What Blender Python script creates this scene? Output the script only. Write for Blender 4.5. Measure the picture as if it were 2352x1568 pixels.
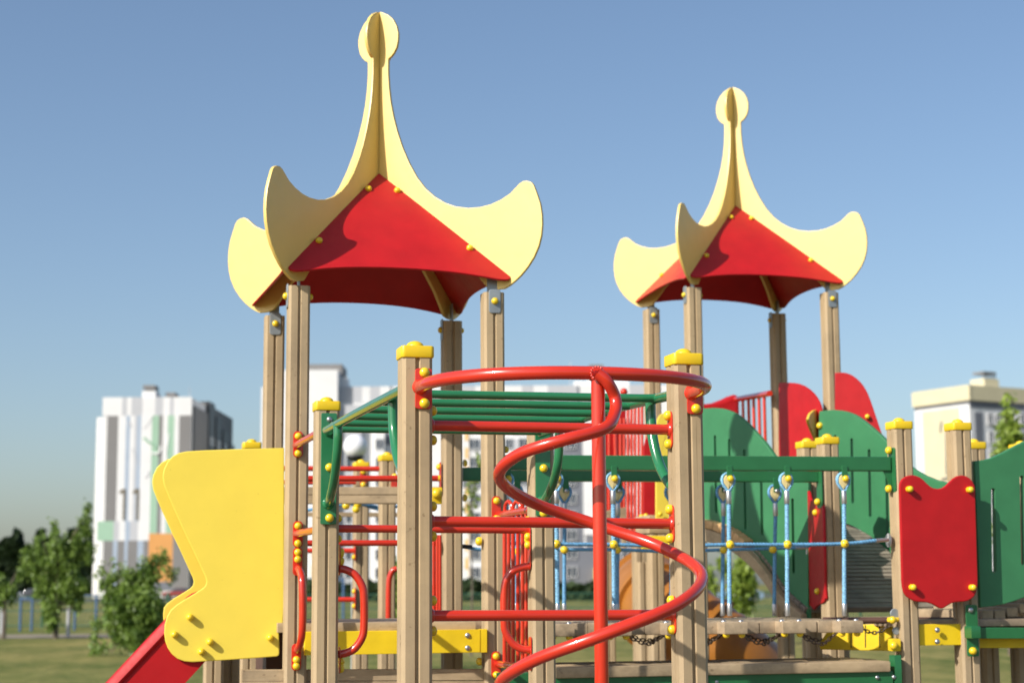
import bpy, math, random
from mathutils import Vector, Matrix
C = bpy.context.scene
COL = C.collection
for o in list(bpy.data.objects): bpy.data.objects.remove(o)
R = math.radians
random.seed(7)

# ------------------------------------------------------------------ camera
CAM_Z = 1.6
FPX = 4000.0                      # focal length in units of a 2352 px wide picture
PITCH, ROLL = math.atan(559.0/FPX), R(0.35)
f_ = Vector((0, math.cos(PITCH), math.sin(PITCH)))
u_ = Vector((0, -math.sin(PITCH), math.cos(PITCH)))
r_ = Vector((1, 0, 0))
CR = r_*math.cos(ROLL) - u_*math.sin(ROLL)
CU = r_*math.sin(ROLL) + u_*math.cos(ROLL)
CP = Vector((0, 0, CAM_Z))
cam = bpy.data.cameras.new('camera'); camo = bpy.data.objects.new('camera', cam); COL.objects.link(camo)
m = Matrix((CR, CU, -f_)).transposed().to_4x4(); m.translation = CP
camo.matrix_world = m
cam.sensor_width = 36.0; cam.lens = FPX/2352*36.0
cam.clip_start = 0.1; cam.clip_end = 4000
cam.dof.use_dof = True; cam.dof.focus_distance = 6.2; cam.dof.aperture_fstop = 3.5
C.camera = camo

# ------------------------------------------------------------------ light
SUN_DIR = Vector((0.735*0.970-0.385*0.242, 0.735*0.242+0.385*0.970, -0.56)).normalized()   # direction the light travels
sl = bpy.data.lights.new('sun', 'SUN'); sl.energy = 5.0; sl.angle = R(0.53); sl.color = (1.0, 0.94, 0.86)
so = bpy.data.objects.new('sun', sl); COL.objects.link(so)
so.rotation_euler = SUN_DIR.to_track_quat('-Z', 'Y').to_euler(); so.location = (-8, -8, 12)
W = bpy.data.worlds.new('World'); C.world = W; W.use_nodes = True
wn = W.node_tree.nodes; wl = W.node_tree.links
sky = wn.new('ShaderNodeTexSky'); sky.sky_type = 'NISHITA'; sky.sun_disc = False
el = math.asin(-SUN_DIR.z)
sky.sun_elevation = el
sky.sun_rotation = math.atan2(-SUN_DIR.x, -SUN_DIR.y)
sky.altitude = 200; sky.air_density = 1.0; sky.dust_density = 1.9; sky.ozone_density = 2.6
wl.new(sky.outputs[0], wn['Background'].inputs[0]); wn['Background'].inputs[1].default_value = 0.122
C.view_settings.view_transform = 'Standard'; C.view_settings.look = 'None'
C.view_settings.exposure = 0.18; C.view_settings.gamma = 1.0
C.cycles.use_denoising = True
C.cycles.max_bounces = 8; C.cycles.transparent_max_bounces = 12
C.cycles.sample_clamp_indirect = 6

# ------------------------------------------------------------------ placing helpers
U = Vector((math.cos(R(14)), math.sin(R(14)), 0))       # along the fronts of the play units
Vv = Vector((-math.sin(R(14)), math.cos(R(14)), 0))     # away from the viewer
FN = -Vv; LN = -U; UP = Vector((0, 0, 1))
def ray(x, y): return f_ + CR*((x-1176)/FPX) - CU*((y-784)/FPX)
def P(x, y, Y):
    d = ray(x, y); return CP + d*(Y/d.y)
def Hit(x, y, p0, n):
    d = ray(x, y); return CP + d*((p0-CP).dot(n)/d.dot(n))
def ZP(x0, y0, s, pts, k=2352/2560.0): return [((x0+a/s)*k, (y0+b/s)*k) for a, b in pts]
def ang_norm(p0, p1):              # outward (to the viewer) normal of a vertical plane through two points
    d = (p1-p0); d.z = 0; d.normalize(); n = Vector((d.y, -d.x, 0))
    return n if n.y < 0 else -n
def catmull(pts, sub=6):
    pts = [Vector(p) for p in pts]; q = [pts[0]*2-pts[1]]+pts+[pts[-1]*2-pts[-2]]; out = []
    for i in range(1, len(q)-2):
        a, b, c, d = q[i-1], q[i], q[i+1], q[i+2]
        for k in range(sub):
            t = k/sub
            out.append(0.5*((2*b)+(c-a)*t+(2*a-5*b+4*c-d)*t*t+(3*b-a-3*c+d)*t**3))
    out.append(pts[-1]); return out
def cat2(pts, sub=5, closed=False):
    if closed:
        n = len(pts); out = []
        for i in range(n):
            a, b, c, d = [Vector((*pts[(i+j) % n], 0)) for j in (-1, 0, 1, 2)]
            for k in range(sub):
                t = k/sub
                out.append(0.5*((2*b)+(c-a)*t+(2*a-5*b+4*c-d)*t*t+(3*b-a-3*c+d)*t**3))
        return [(p.x, p.y) for p in out]
    return [(p.x, p.y) for p in catmull([Vector((a, b, 0)) for a, b in pts], sub)]
def rrect(w, h, r, n=5):
    o = []
    for cx, cy, a0 in ((w/2-r, h/2-r, 0), (-w/2+r, h/2-r, 90), (-w/2+r, -h/2+r, 180), (w/2-r, -h/2+r, 270)):
        for k in range(n+1):
            a = R(a0+90*k/n); o.append((cx+r*math.cos(a), cy+r*math.sin(a)))
    return o

# ------------------------------------------------------------------ mesh builder
class MB:
    def __init__(s): s.v = []; s.f = []
    def add(s, vs, fs):
        b = len(s.v); s.v += [Vector(v) for v in vs]; s.f += [tuple(b+i for i in f) for f in fs]; return s
    def prism(s, pts, n, T, b=0.003):
        """closed outline (3D, planar), front face at pts, thickness T backwards (against n)"""
        n = n.normalized(); pts = [Vector(p) for p in pts]
        c = sum(pts, Vector())/len(pts)
        ex = n.orthogonal().normalized(); ey = n.cross(ex)
        q = [((p-c).dot(ex), (p-c).dot(ey)) for p in pts]
        A = sum(q[i][0]*q[(i+1) % len(q)][1]-q[(i+1) % len(q)][0]*q[i][1] for i in range(len(q)))
        if A < 0: q.reverse(); pts.reverse()
        N = len(q)
        def inset(d):
            o = []
            for i in range(N):
                x0, y0 = q[i-1]; x1, y1 = q[i]; x2, y2 = q[(i+1) % N]
                a = (x1-x0, y1-y0); bb = (x2-x1, y2-y1)
                la = math.hypot(*a) or 1e-9; lb = math.hypot(*bb) or 1e-9
                na = (-a[1]/la, a[0]/la); nb = (-bb[1]/lb, bb[0]/lb)
                mx, my = na[0]+nb[0], na[1]+nb[1]; L = mx*mx+my*my
                k = 2/max(L, 0.6)
                o.append((x1+mx*d*k/1.0, y1+my*d*k/1.0) if False else (x1+mx*d*k, y1+my*d*k))
            return o
        b = min(b, T*0.45)
        rings = [(b+0.0015, 0), (b, 0), (0.29*b, 0.29*b), (0, b), (0, T-b), (0.29*b, T-0.29*b), (b, T), (b+0.0015, T)] if b > 0 else [(0, 0), (0, T)]
        vs = []
        for d, t in rings:
            for x, y in inset(d): vs.append(c+ex*x+ey*y-n*t)
        fs = [tuple(range(N))]
        for k in range(len(rings)-1):
            for i in range(N):
                j = (i+1) % N; fs.append((k*N+i, (k+1)*N+i, (k+1)*N+j, k*N+j))
        k = len(rings)-1
        fs.append(tuple(k*N+i for i in reversed(range(N))))
        return s.add(vs, fs)
    def box(s, c, ax, ay, az, b=0.002):
        """ax, ay, az: full-size edge vectors"""
        c = Vector(c); ax = Vector(ax); ay = Vector(ay); az = Vector(az)
        o = [c-ax/2-ay/2+az/2, c+ax/2-ay/2+az/2, c+ax/2+ay/2+az/2, c-ax/2+ay/2+az/2]
        return s.prism(o, az, az.length, b)
    def tube(s, path, r, n=14, caps=True, strands=0, pitch=0.06):
        path = [Vector(p) for p in path]; N = len(path)
        rr = r if hasattr(r, '__len__') else [r]*N
        T = [(path[min(i+1, N-1)]-path[max(i-1, 0)]).normalized() for i in range(N)]
        nrm = T[0].orthogonal().normalized(); vs = []; L = 0
        for i in range(N):
            if i:
                L += (path[i]-path[i-1]).length
                nrm = (nrm - T[i]*nrm.dot(T[i])).normalized()
            bn = T[i].cross(nrm)
            for k in range(n):
                a = 2*math.pi*k/n; q = rr[i]
                if strands: q *= 1+0.17*math.cos(strands*(a-2*math.pi*L/pitch/1.0))
                vs.append(path[i]+nrm*math.cos(a)*q+bn*math.sin(a)*q)
        fs = []
        for i in range(N-1):
            for k in range(n):
                k2 = (k+1) % n; fs.append((i*n+k, i*n+k2, (i+1)*n+k2, (i+1)*n+k))
        if caps:
            fs.append(tuple(reversed(range(n)))); fs.append(tuple((N-1)*n+k for k in range(n)))
        return s.add(vs, fs)
    def lathe(s, base, axis, prof, n=20):
        axis = Vector(axis).normalized(); ex = axis.orthogonal().normalized(); ey = axis.cross(ex); base = Vector(base)
        vs = []
        for r, h in prof:
            for k in range(n):
                a = 2*math.pi*k/n; vs.append(base+axis*h+(ex*math.cos(a)+ey*math.sin(a))*max(r, 1e-5))
        fs = []
        for i in range(len(prof)-1):
            for k in range(n):
                k2 = (k+1) % n; fs.append((i*n+k, i*n+k2, (i+1)*n+k2, (i+1)*n+k))
        fs.append(tuple(reversed(range(n)))); fs.append(tuple((len(prof)-1)*n+k for k in range(n)))
        return s.add(vs, fs)
    def sphere(s, c, r, n=20):
        pr = [(r*math.sin(math.pi*i/n), -r*math.cos(math.pi*i/n)) for i in range(n+1)]
        return s.lathe(c, UP, pr, n*2)
    def mesh(s, name, org, sharp=35):
        me = bpy.data.meshes.new(name)
        me.from_pydata([tuple(v-org) for v in s.v], [], s.f); me.validate(); me.update()
        if sharp:
            me.polygons.foreach_set('use_smooth', [True]*len(me.polygons)); me.set_sharp_from_angle(angle=R(sharp))
        return me
ORG = {}
def thing(name, label, cat, loc, group=None):
    o = bpy.data.objects.new(name, None); COL.objects.link(o); loc = Vector(loc); o.location = loc
    o.empty_display_size = 0.1
    o['label'] = label; o['category'] = cat
    if group: o['group'] = group
    ORG[o.name] = loc; return o
def part(name, mb, mat, parent, label=None, sharp=35):
    org = ORG[parent.name]; me = mb.mesh(name, org, sharp); me.materials.append(mat)
    o = bpy.data.objects.new(name, me); COL.objects.link(o); o.parent = parent; ORG[o.name] = org
    if label: o['label'] = label
    return o
def struct(name, mb, mat, kind='structure', sharp=0, label=None, cat=None):
    me = mb.mesh(name, Vector(), sharp); me.materials.append(mat)
    o = bpy.data.objects.new(name, me); COL.objects.link(o); o['kind'] = kind
    if label: o['label'] = label
    if cat: o['category'] = cat
    return o
def inst(name, me, pos, axis, parent, scale=1.0, spin=0, label=None):
    o = bpy.data.objects.new(name, me); COL.objects.link(o); o.parent = parent
    q = Vector(axis).to_track_quat('Z', 'Y').to_matrix().to_4x4()
    o.matrix_local = Matrix.Translation(Vector(pos)-ORG[parent.name]) @ q @ Matrix.Rotation(spin, 4, 'Z') @ Matrix.Scale(scale, 4)
    ORG[o.name] = ORG[parent.name]
    if label: o['label'] = label
    return o

# ------------------------------------------------------------------ materials
def mat(name):
    m = bpy.data.materials.new(name); m.use_nodes = True; nt = m.node_tree
    return m, nt.nodes, nt.links, nt.nodes['Principled BSDF']
def lin(r, g, b):
    f = lambda c: (c/255/12.92) if c/255 <= 0.04045 else ((c/255+0.055)/1.055)**2.4
    return (f(r), f(g), f(b), 1)
def ramp(nd, c0, c1, p0=0.3, p1=0.7):
    r = nd.new('ShaderNodeValToRGB'); e = r.color_ramp.elements
    e[0].position = p0; e[0].color = c0; e[1].position = p1; e[1].color = c1; return r
def mul(c, k): return (c[0]*k, c[1]*k, c[2]*k, 1)
def paint(name, col, rough=0.35, var=0.12, coat=0.0, scale=9, bump=0.02, spec=0.5, speck=0.0, metal=0.0):
    m, nd, lk, bs = mat(name)
    tc = nd.new('ShaderNodeTexCoord'); n1 = nd.new('ShaderNodeTexNoise'); n1.inputs['Scale'].default_value = scale
    n1.inputs['Detail'].default_value = 6; lk.new(tc.outputs['Object'], n1.inputs['Vector'])
    rp = ramp(nd, mul(col, 1-var), mul(col, 1+var*0.6)); lk.new(n1.outputs['Fac'], rp.inputs[0])
    out = rp.outputs[0]
    if speck:
        n3 = nd.new('ShaderNodeTexNoise'); n3.inputs['Scale'].default_value = 70; n3.inputs['Detail'].default_value = 3
        lk.new(tc.outputs['Object'], n3.inputs['Vector'])
        r3 = ramp(nd, (0, 0, 0, 1), (1, 1, 1, 1), 0.70, 0.78); lk.new(n3.outputs['Fac'], r3.inputs[0])
        mx = nd.new('ShaderNodeMixRGB'); mx.inputs[2].default_value = mul(col, 0.45); lk.new(r3.outputs[0], mx.inputs[0])
        mm = nd.new('ShaderNodeMath'); mm.operation = 'MULTIPLY'; mm.inputs[1].default_value = speck
        lk.new(r3.outputs[0], mm.inputs[0]); lk.new(mm.outputs[0], mx.inputs[0]); lk.new(out, mx.inputs[1]); out = mx.outputs[0]
    lk.new(out, bs.inputs['Base Color'])
    n2 = nd.new('ShaderNodeTexNoise'); n2.inputs['Scale'].default_value = 22; n2.inputs['Detail'].default_value = 8
    lk.new(tc.outputs['Object'], n2.inputs['Vector'])
    mr = nd.new('ShaderNodeMapRange'); mr.inputs[3].default_value = rough*0.75; mr.inputs[4].default_value = min(1, rough*1.3)
    lk.new(n2.outputs['Fac'], mr.inputs[0]); lk.new(mr.outputs[0], bs.inputs['Roughness'])
    bs.inputs['Specular IOR Level'].default_value = spec; bs.inputs['Coat Weight'].default_value = coat
    bs.inputs['Coat Roughness'].default_value = 0.08; bs.inputs['Metallic'].default_value = metal
    if bump:
        bp = nd.new('ShaderNodeBump'); bp.inputs['Strength'].default_value = bump*4; bp.inputs['Distance'].default_value = 0.004
        lk.new(n2.outputs['Fac'], bp.inputs['Height']); lk.new(bp.outputs[0], bs.inputs['Normal'])
    return m
def wood(name, c0, c1, scale, rot=0.0, dirt=0.35):
    m, nd, lk, bs = mat(name)
    tc = nd.new('ShaderNodeTexCoord'); mp = nd.new('ShaderNodeMapping'); mp.inputs['Rotation'].default_value = (0, 0, -rot)
    mp.inputs['Scale'].default_value = scale; lk.new(tc.outputs['Object'], mp.inputs[0])
    n1 = nd.new('ShaderNodeTexNoise'); n1.inputs['Scale'].default_value = 1; n1.inputs['Detail'].default_value = 8
    n1.inputs['Roughness'].default_value = 0.6
    lk.new(mp.outputs[0], n1.inputs['Vector'])
    rp = ramp(nd, c0, c1, 0.3, 0.72); lk.new(n1.outputs['Fac'], rp.inputs[0])
    n2 = nd.new('ShaderNodeTexNoise'); n2.inputs['Scale'].default_value = 3.5; n2.inputs['Detail'].default_value = 9
    n2.inputs['Roughness'].default_value = 0.7
    lk.new(tc.outputs['Object'], n2.inputs['Vector'])
    r2 = ramp(nd, (1-dirt, 1-dirt, 1-dirt*0.95, 1), (1, 1, 1, 1), 0.32, 0.55); lk.new(n2.outputs['Fac'], r2.inputs[0])
    mx = nd.new('ShaderNodeMixRGB'); mx.blend_type = 'MULTIPLY'; mx.inputs[0].default_value = 1
    lk.new(rp.outputs[0], mx.inputs[1]); lk.new(r2.outputs[0], mx.inputs[2])
    n3 = nd.new('ShaderNodeTexNoise'); n3.inputs['Scale'].default_value = 38; n3.inputs['Detail'].default_value = 2
    lk.new(tc.outputs['Object'], n3.inputs['Vector'])
    r3 = ramp(nd, (1, 1, 1, 1), (0.45, 0.4, 0.35, 1), 0.70, 0.76); lk.new(n3.outputs['Fac'], r3.inputs[0])
    m2 = nd.new('ShaderNodeMixRGB'); m2.blend_type = 'MULTIPLY'; m2.inputs[0].default_value = 0.6
    lk.new(mx.outputs[0], m2.inputs[1]); lk.new(r3.outputs[0], m2.inputs[2])
    mp4 = nd.new('ShaderNodeMapping'); mp4.inputs['Rotation'].default_value = (0, 0, -rot); mp4.inputs['Scale'].default_value = tuple(1.3*v if v > 5 else v*0.8 for v in scale)
    mp4.inputs['Location'].default_value = (3.1, 5.7, 1.3); lk.new(tc.outputs['Object'], mp4.inputs[0])
    n4 = nd.new('ShaderNodeTexNoise'); n4.inputs['Scale'].default_value = 1; n4.inputs['Detail'].default_value = 2; lk.new(mp4.outputs[0], n4.inputs['Vector'])
    r4 = ramp(nd, (1, 1, 1, 1), (0.55, 0.5, 0.45, 1), 0.70, 0.745); lk.new(n4.outputs['Fac'], r4.inputs[0])
    m4 = nd.new('ShaderNodeMixRGB'); m4.blend_type = 'MULTIPLY'; m4.inputs[0].default_value = 0.8; lk.new(m2.outputs[0], m4.inputs[1]); lk.new(r4.outputs[0], m4.inputs[2])
    n5 = nd.new('ShaderNodeTexNoise'); n5.inputs['Scale'].default_value = 1.1; n5.inputs['Detail'].default_value = 3; lk.new(tc.outputs['Object'], n5.inputs['Vector'])
    r5 = ramp(nd, (0.93, 0.94, 0.96, 1), (1.04, 1.03, 1.0, 1), 0.38, 0.62); lk.new(n5.outputs['Fac'], r5.inputs[0])
    m5 = nd.new('ShaderNodeMixRGB'); m5.blend_type = 'MULTIPLY'; m5.inputs[0].default_value = 1; lk.new(m4.outputs[0], m5.inputs[1]); lk.new(r5.outputs[0], m5.inputs[2])
    lk.new(m5.outputs[0], bs.inputs['Base Color'])
    bs.inputs['Roughness'].default_value = 0.62; bs.inputs['Specular IOR Level'].default_value = 0.35
    bp = nd.new('ShaderNodeBump'); bp.inputs['Strength'].default_value = 0.35; bp.inputs['Distance'].default_value = 0.002
    lk.new(n1.outputs['Fac'], bp.inputs['Height']); lk.new(bp.outputs[0], bs.inputs['Normal'])
    return m
WC0, WC1 = (0.42, 0.312, 0.180, 1), (0.465, 0.348, 0.205, 1)
M_post = wood('post_wood', WC0, WC1, (55, 55, 2.2), 0.0, 0.2)
M_board = wood('board_wood', (0.42, 0.31, 0.18, 1), (0.52, 0.39, 0.235, 1), (2.2, 55, 55), R(14), 0.45)
M_plank = wood('plank_wood', (0.30, 0.22, 0.15, 1), (0.46, 0.35, 0.23, 1), (30, 3, 30), R(14), 0.5)
M_deck = wood('deck_wood', (0.22, 0.185, 0.14, 1), (0.34, 0.285, 0.22, 1), (3, 40, 40), R(-30), 0.5)
M_cut = wood('cut_wood', (0.60, 0.36, 0.15, 1), (0.72, 0.46, 0.22, 1), (30, 30, 30), 0, 0.3)
M_yel = paint('yellow_cap', (0.80, 0.55, 0.015, 1), 0.38, 0.08, speck=0.3)
M_rib = paint('roof_yellow', (0.78, 0.56, 0.145, 1), 0.42, 0.03, spec=0.9, speck=0.15)
M_slide_y = paint('slide_yellow', (0.82, 0.64, 0.075, 1), 0.42, 0.03, speck=0.35)
M_bolt = paint('bolt_yellow', (0.82, 0.57, 0.02, 1), 0.28, 0.05, coat=0.3)
M_fas = paint('fascia_yellow', (0.86, 0.60, 0.01, 1), 0.5, 0.10, speck=0.7, bump=0.06)
M_redp = paint('red_panel', (0.46, 0.010, 0.013, 1), 0.42, 0.10, speck=0.5, spec=0.35)
M_chute = paint('red_chute', (0.42, 0.008, 0.011, 1), 0.5, 0.08, speck=0.2, spec=0.25)
M_redt = paint('red_tube', (0.58, 0.032, 0.013, 1), 0.22, 0.07, coat=0.5, bump=0.012, speck=0.3)
M_grnt = paint('green_tube', (0.022, 0.175, 0.068, 1), 0.22, 0.05, coat=0.5, bump=0.008)
M_grnp = paint('green_panel', (0.042, 0.195, 0.08, 1), 0.42, 0.08, speck=0.3)
M_grnb = paint('green_beam', (0.020, 0.145, 0.048, 1), 0.35, 0.10, coat=0.2, speck=0.3)
M_steel = paint('steel', (0.55, 0.55, 0.55, 1), 0.35, 0.15, metal=0.9, bump=0.02)
M_zinc = paint('zinc', (0.36, 0.40, 0.42, 1), 0.5, 0.2, metal=0.6, bump=0.02)
M_chain = paint('chain_iron', (0.16, 0.12, 0.09, 1), 0.45, 0.3, metal=0.8)
M_black = paint('black_rubber', (0.02, 0.02, 0.022, 1), 0.6, 0.1)
M_thim = paint('thimble_cream', (0.72, 0.60, 0.28, 1), 0.5, 0.06)
M_rope = paint('blue_rope', (0.13, 0.34, 0.56, 1), 0.7, 0.35, scale=90, bump=0.0)
M_ropel = paint('light_blue_rope', (0.22, 0.48, 0.70, 1), 0.7, 0.45, scale=120, bump=0.0)
M_orange = paint('orange_plastic', (0.36, 0.14, 0.02, 1), 0.4, 0.12)
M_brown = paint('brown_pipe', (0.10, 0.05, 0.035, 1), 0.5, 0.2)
M_sill = paint('panel_edge_cream', (0.80, 0.74, 0.4, 1), 0.5, 0.03)

# bolt meshes (shared)
def bolt_mesh(name, r, h, skirt):
    b = MB(); pr = [(r*1.0, -0.002), (r*1.02, 0.0), (r, skirt)]
    for i in range(1, 7):
        a = math.pi/2*i/6; pr.append((r*math.cos(a), skirt+h*math.sin(a)))
    b.lathe((0, 0, 0), UP, pr, 20)
    me = b.mesh(name, Vector(), 40); me.materials.append(M_bolt); return me
B_S = bolt_mesh('bolt', 0.0165, 0.013, 0.006)
B_L = bolt_mesh('long_bolt', 0.0155, 0.013, 0.022)
b = MB(); b.lathe((0, 0, 0), UP, [(0.0125, -0.002), (0.0125, 0.001), (0.011, 0.005), (0.007, 0.008), (0.001, 0.009)], 16)
B_M = b.mesh('steel_bolt', Vector(), 50); B_M.materials.append(M_steel)
def bolt(parent, p, n, kind=None, s=1.0): return inst('steel_bolt' if kind is B_M else 'bolt', kind or B_S, p, n, parent, s)

# post section: two laminated beams -> V grooves in the middle of each face, chamfered corners
def section(w):
    h = w/2; c = 0.0115; g = 0.0085; d = 0.011
    q = [(-h+c, -h), (-g, -h), (-g*0.4, -h+d), (g*0.4, -h+d), (g, -h), (h-c, -h), (h, -h+c)]
    out = []
    for k in range(4):
        ca, sa = [(1, 0), (0, 1), (-1, 0), (0, -1)][k]
        out += [(x*ca-y*sa, x*sa+y*ca) for x, y in q]
    return out
def post(root, x, y, z1, cap=True, z0=-0.3, w=0.1, yaw=R(14), label=None):
    b = MB(); ca, sa = math.cos(yaw), math.sin(yaw); sec = section(w); N = len(sec); vs = []
    for z in (z0, z1):
        for a, c in sec: vs.append((x+a*ca-c*sa, y+a*sa+c*ca, z))
    fs = [(i, (i+1) % N, N+(i+1) % N, N+i) for i in range(N)] + [tuple(range(N, 2*N)), tuple(reversed(range(N)))]
    b.add(vs, fs); o = part('post', b, M_post, root, label, sharp=20)
    if cap:
        b = MB(); ex = Vector((ca, sa, 0)); ey = Vector((-sa, ca, 0)); W_ = w*1.10
        c = Vector((x, y, z1-0.008))
        b.prism([c+UP*0.034+ex*p+ey*q for p, q in rrect(W_, W_, 0.014)], UP, 0.040, 0.006)
        b.lathe((x, y, z1+0.025), UP, [(0.030, 0), (0.029, 0.006), (0.025, 0.013), (0.017, 0.0185), (0.007, 0.0215), (0.001, 0.022)], 24)
        part('cap', b, M_yel, o)
    return o
def plate(root, c, n, w, h, matl, T=0.006, bolts=(), r=None, name='mounting_plate', kind=None, s=1.0):
    n = n.normalized(); ex = UP.cross(n).normalized(); b = MB(); r = w*0.28 if r is None else r
    b.prism([c+ex*p+UP*q+n*T for p, q in rrect(w, h, r)], n, T, 0.002)
    o = part(name, b, matl, root)
    for bx, bz in bolts: bolt(o, c+ex*bx+UP*bz+n*T, n, kind, s)
    return o
def tube(root, name, path, r, matl, n=16, label=None, **k):
    b = MB(); b.tube(path, r, n, **k); return part(name, b, matl, root, label)
def outline(pts, p0, n): return [Hit(x, y, p0, n) for x, y in pts]
def cut(obj, slots):
    """cut stadium slots (list of closed 3D outlines with normal) out of a panel"""
    b = MB()
    for pts, n in slots: b.prism([p+n*0.05 for p in pts], n, 0.12, 0)
    me = b.mesh('cutter', ORG[obj.name], 0); co = bpy.data.objects.new('cutter', me); COL.objects.link(co); co.parent = obj.parent
    md = obj.modifiers.new('b', 'BOOLEAN'); md.operation = 'DIFFERENCE'; md.object = co; md.solver = 'EXACT'
    bpy.context.view_layer.update()
    dg = bpy.context.evaluated_depsgraph_get(); nm = bpy.data.meshes.new_from_object(obj.evaluated_get(dg))
    obj.modifiers.clear(); old = obj.data; obj.data = nm; nm.name = old.name
    bpy.data.objects.remove(co)
def slot_outline(top, bot, hw, n):
    ex = UP.cross(n).normalized(); o = []
    for k in range(9):
        a = math.pi*k/8; o.append(top+ex*hw*math.cos(a)+UP*hw*math.sin(a))
    for k in range(9):
        a = math.pi+math.pi*k/8; o.append(bot+ex*hw*math.cos(a)+UP*hw*math.sin(a))
    return o

exec_sections = True
# ================================================================== SETTING: ground, path, sky side
def ground_mat():
    m, nd, lk, bs = mat('dry_grass'); tc = nd.new('ShaderNodeTexCoord')
    def noise(s, d=8):
        n = nd.new('ShaderNodeTexNoise'); n.inputs['Scale'].default_value = s; n.inputs['Detail'].default_value = d
        n.inputs['Roughness'].default_value = 0.65
        mp = nd.new('ShaderNodeMapping'); mp.inputs['Scale'].default_value = (1, 0.45, 1)
        lk.new(tc.outputs['Object'], mp.inputs[0]); lk.new(mp.outputs[0], n.inputs['Vector']); return n
    a = noise(0.35); b = noise(3.0); c = noise(0.05)
    r1 = ramp(nd, (0.09, 0.125, 0.030, 1), (0.33, 0.28, 0.11, 1), 0.40, 0.60); lk.new(a.outputs['Fac'], r1.inputs[0])
    r2 = ramp(nd, (0.11, 0.14, 0.035, 1), (0.34, 0.29, 0.12, 1), 0.38, 0.66); lk.new(b.outputs['Fac'], r2.inputs[0])
    mx = nd.new('ShaderNodeMixRGB'); mx.inputs[0].default_value = 0.5; lk.new(r1.outputs[0], mx.inputs[1]); lk.new(r2.outputs[0], mx.inputs[2])
    r3 = ramp(nd, (0.62, 0.74, 0.58, 1), (1.1, 1.0, 0.95, 1), 0.4, 0.6); lk.new(c.outputs['Fac'], r3.inputs[0])
    m2 = nd.new('ShaderNodeMixRGB'); m2.blend_type = 'MULTIPLY'; m2.inputs[0].default_value = 1
    lk.new(mx.outputs[0], m2.inputs[1]); lk.new(r3.outputs[0], m2.inputs[2]); lk.new(m2.outputs[0], bs.inputs['Base Color'])
    bs.inputs['Roughness'].default_value = 0.95; bs.inputs['Specular IOR Level'].default_value = 0.1
    bp = nd.new('ShaderNodeBump'); bp.inputs['Strength'].default_value = 1; bp.inputs['Distance'].default_value = 0.08
    lk.new(b.outputs['Fac'], bp.inputs['Height']); lk.new(bp.outputs[0], bs.inputs['Normal']); return m
b = MB(); b.add([(-1800, -60, 0), (1800, -60, 0), (1800, 3000, 0), (-1800, 3000, 0)], [(0, 1, 2, 3)])
struct('ground', b, ground_mat())
M_sand = paint('play_sand', (0.12, 0.10, 0.07, 1), 0.95, 0.25, scale=3)
b = MB(); b.add([(-9, 1.5, 0.012), (10, 1.5, 0.012), (10, 17, 0.012), (-9, 17, 0.012)], [(0, 1, 2, 3)])
struct('sand_ground', b, M_sand)
M_path = paint('path_gravel', (0.24, 0.20, 0.14, 1), 0.95, 0.2, scale=0.8)
b = MB(); b.add([(-60, 56, 0.01), (70, 58, 0.01), (70, 62, 0.01), (-60, 61, 0.01)], [(0, 1, 2, 3)])
struct('path', b, M_path)
M_road = paint('asphalt', (0.07, 0.07, 0.07, 1), 0.9, 0.2, scale=0.5)
b = MB(); b.add([(-200, 205, 0.02), (200, 205, 0.02), (200, 262, 0.02), (-200, 262, 0.02)], [(0, 1, 2, 3)])
struct('road', b, M_road)
# ================================================================== BUILDINGS
def bl_mat(name, c, rough=0.8, var=0.05, **k): return paint(name, (*c, 1), rough, var, scale=0.4, bump=0, **k)
M_white = bl_mat('wall_white', (0.70, 0.70, 0.69)); M_lgrey = bl_mat('wall_light_grey', (0.46, 0.47, 0.49)); M_mgrey = bl_mat('wall_grey', (0.20, 0.195, 0.19))
M_dgrey = bl_mat('wall_slate', (0.16, 0.17, 0.195)); M_gre = bl_mat('wall_mint', (0.31, 0.48, 0.35)); M_ora = bl_mat('wall_orange', (0.62, 0.30, 0.09))
M_blu = bl_mat('wall_pale_blue', (0.34, 0.41, 0.50)); M_cream = bl_mat('wall_cream', (0.62, 0.555, 0.36)); M_crm2 = bl_mat('wall_pale_cream', (0.60, 0.54, 0.36))
M_yor = bl_mat('wall_yellow_orange', (0.75, 0.48, 0.17)); M_dark = bl_mat('dark_metal', (0.05, 0.055, 0.06), 0.5)
M_glass = bl_mat('window_glass', (0.055, 0.07, 0.09), 0.12, spec=0.8); M_fr = bl_mat('window_frame', (0.70, 0.70, 0.70))
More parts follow.
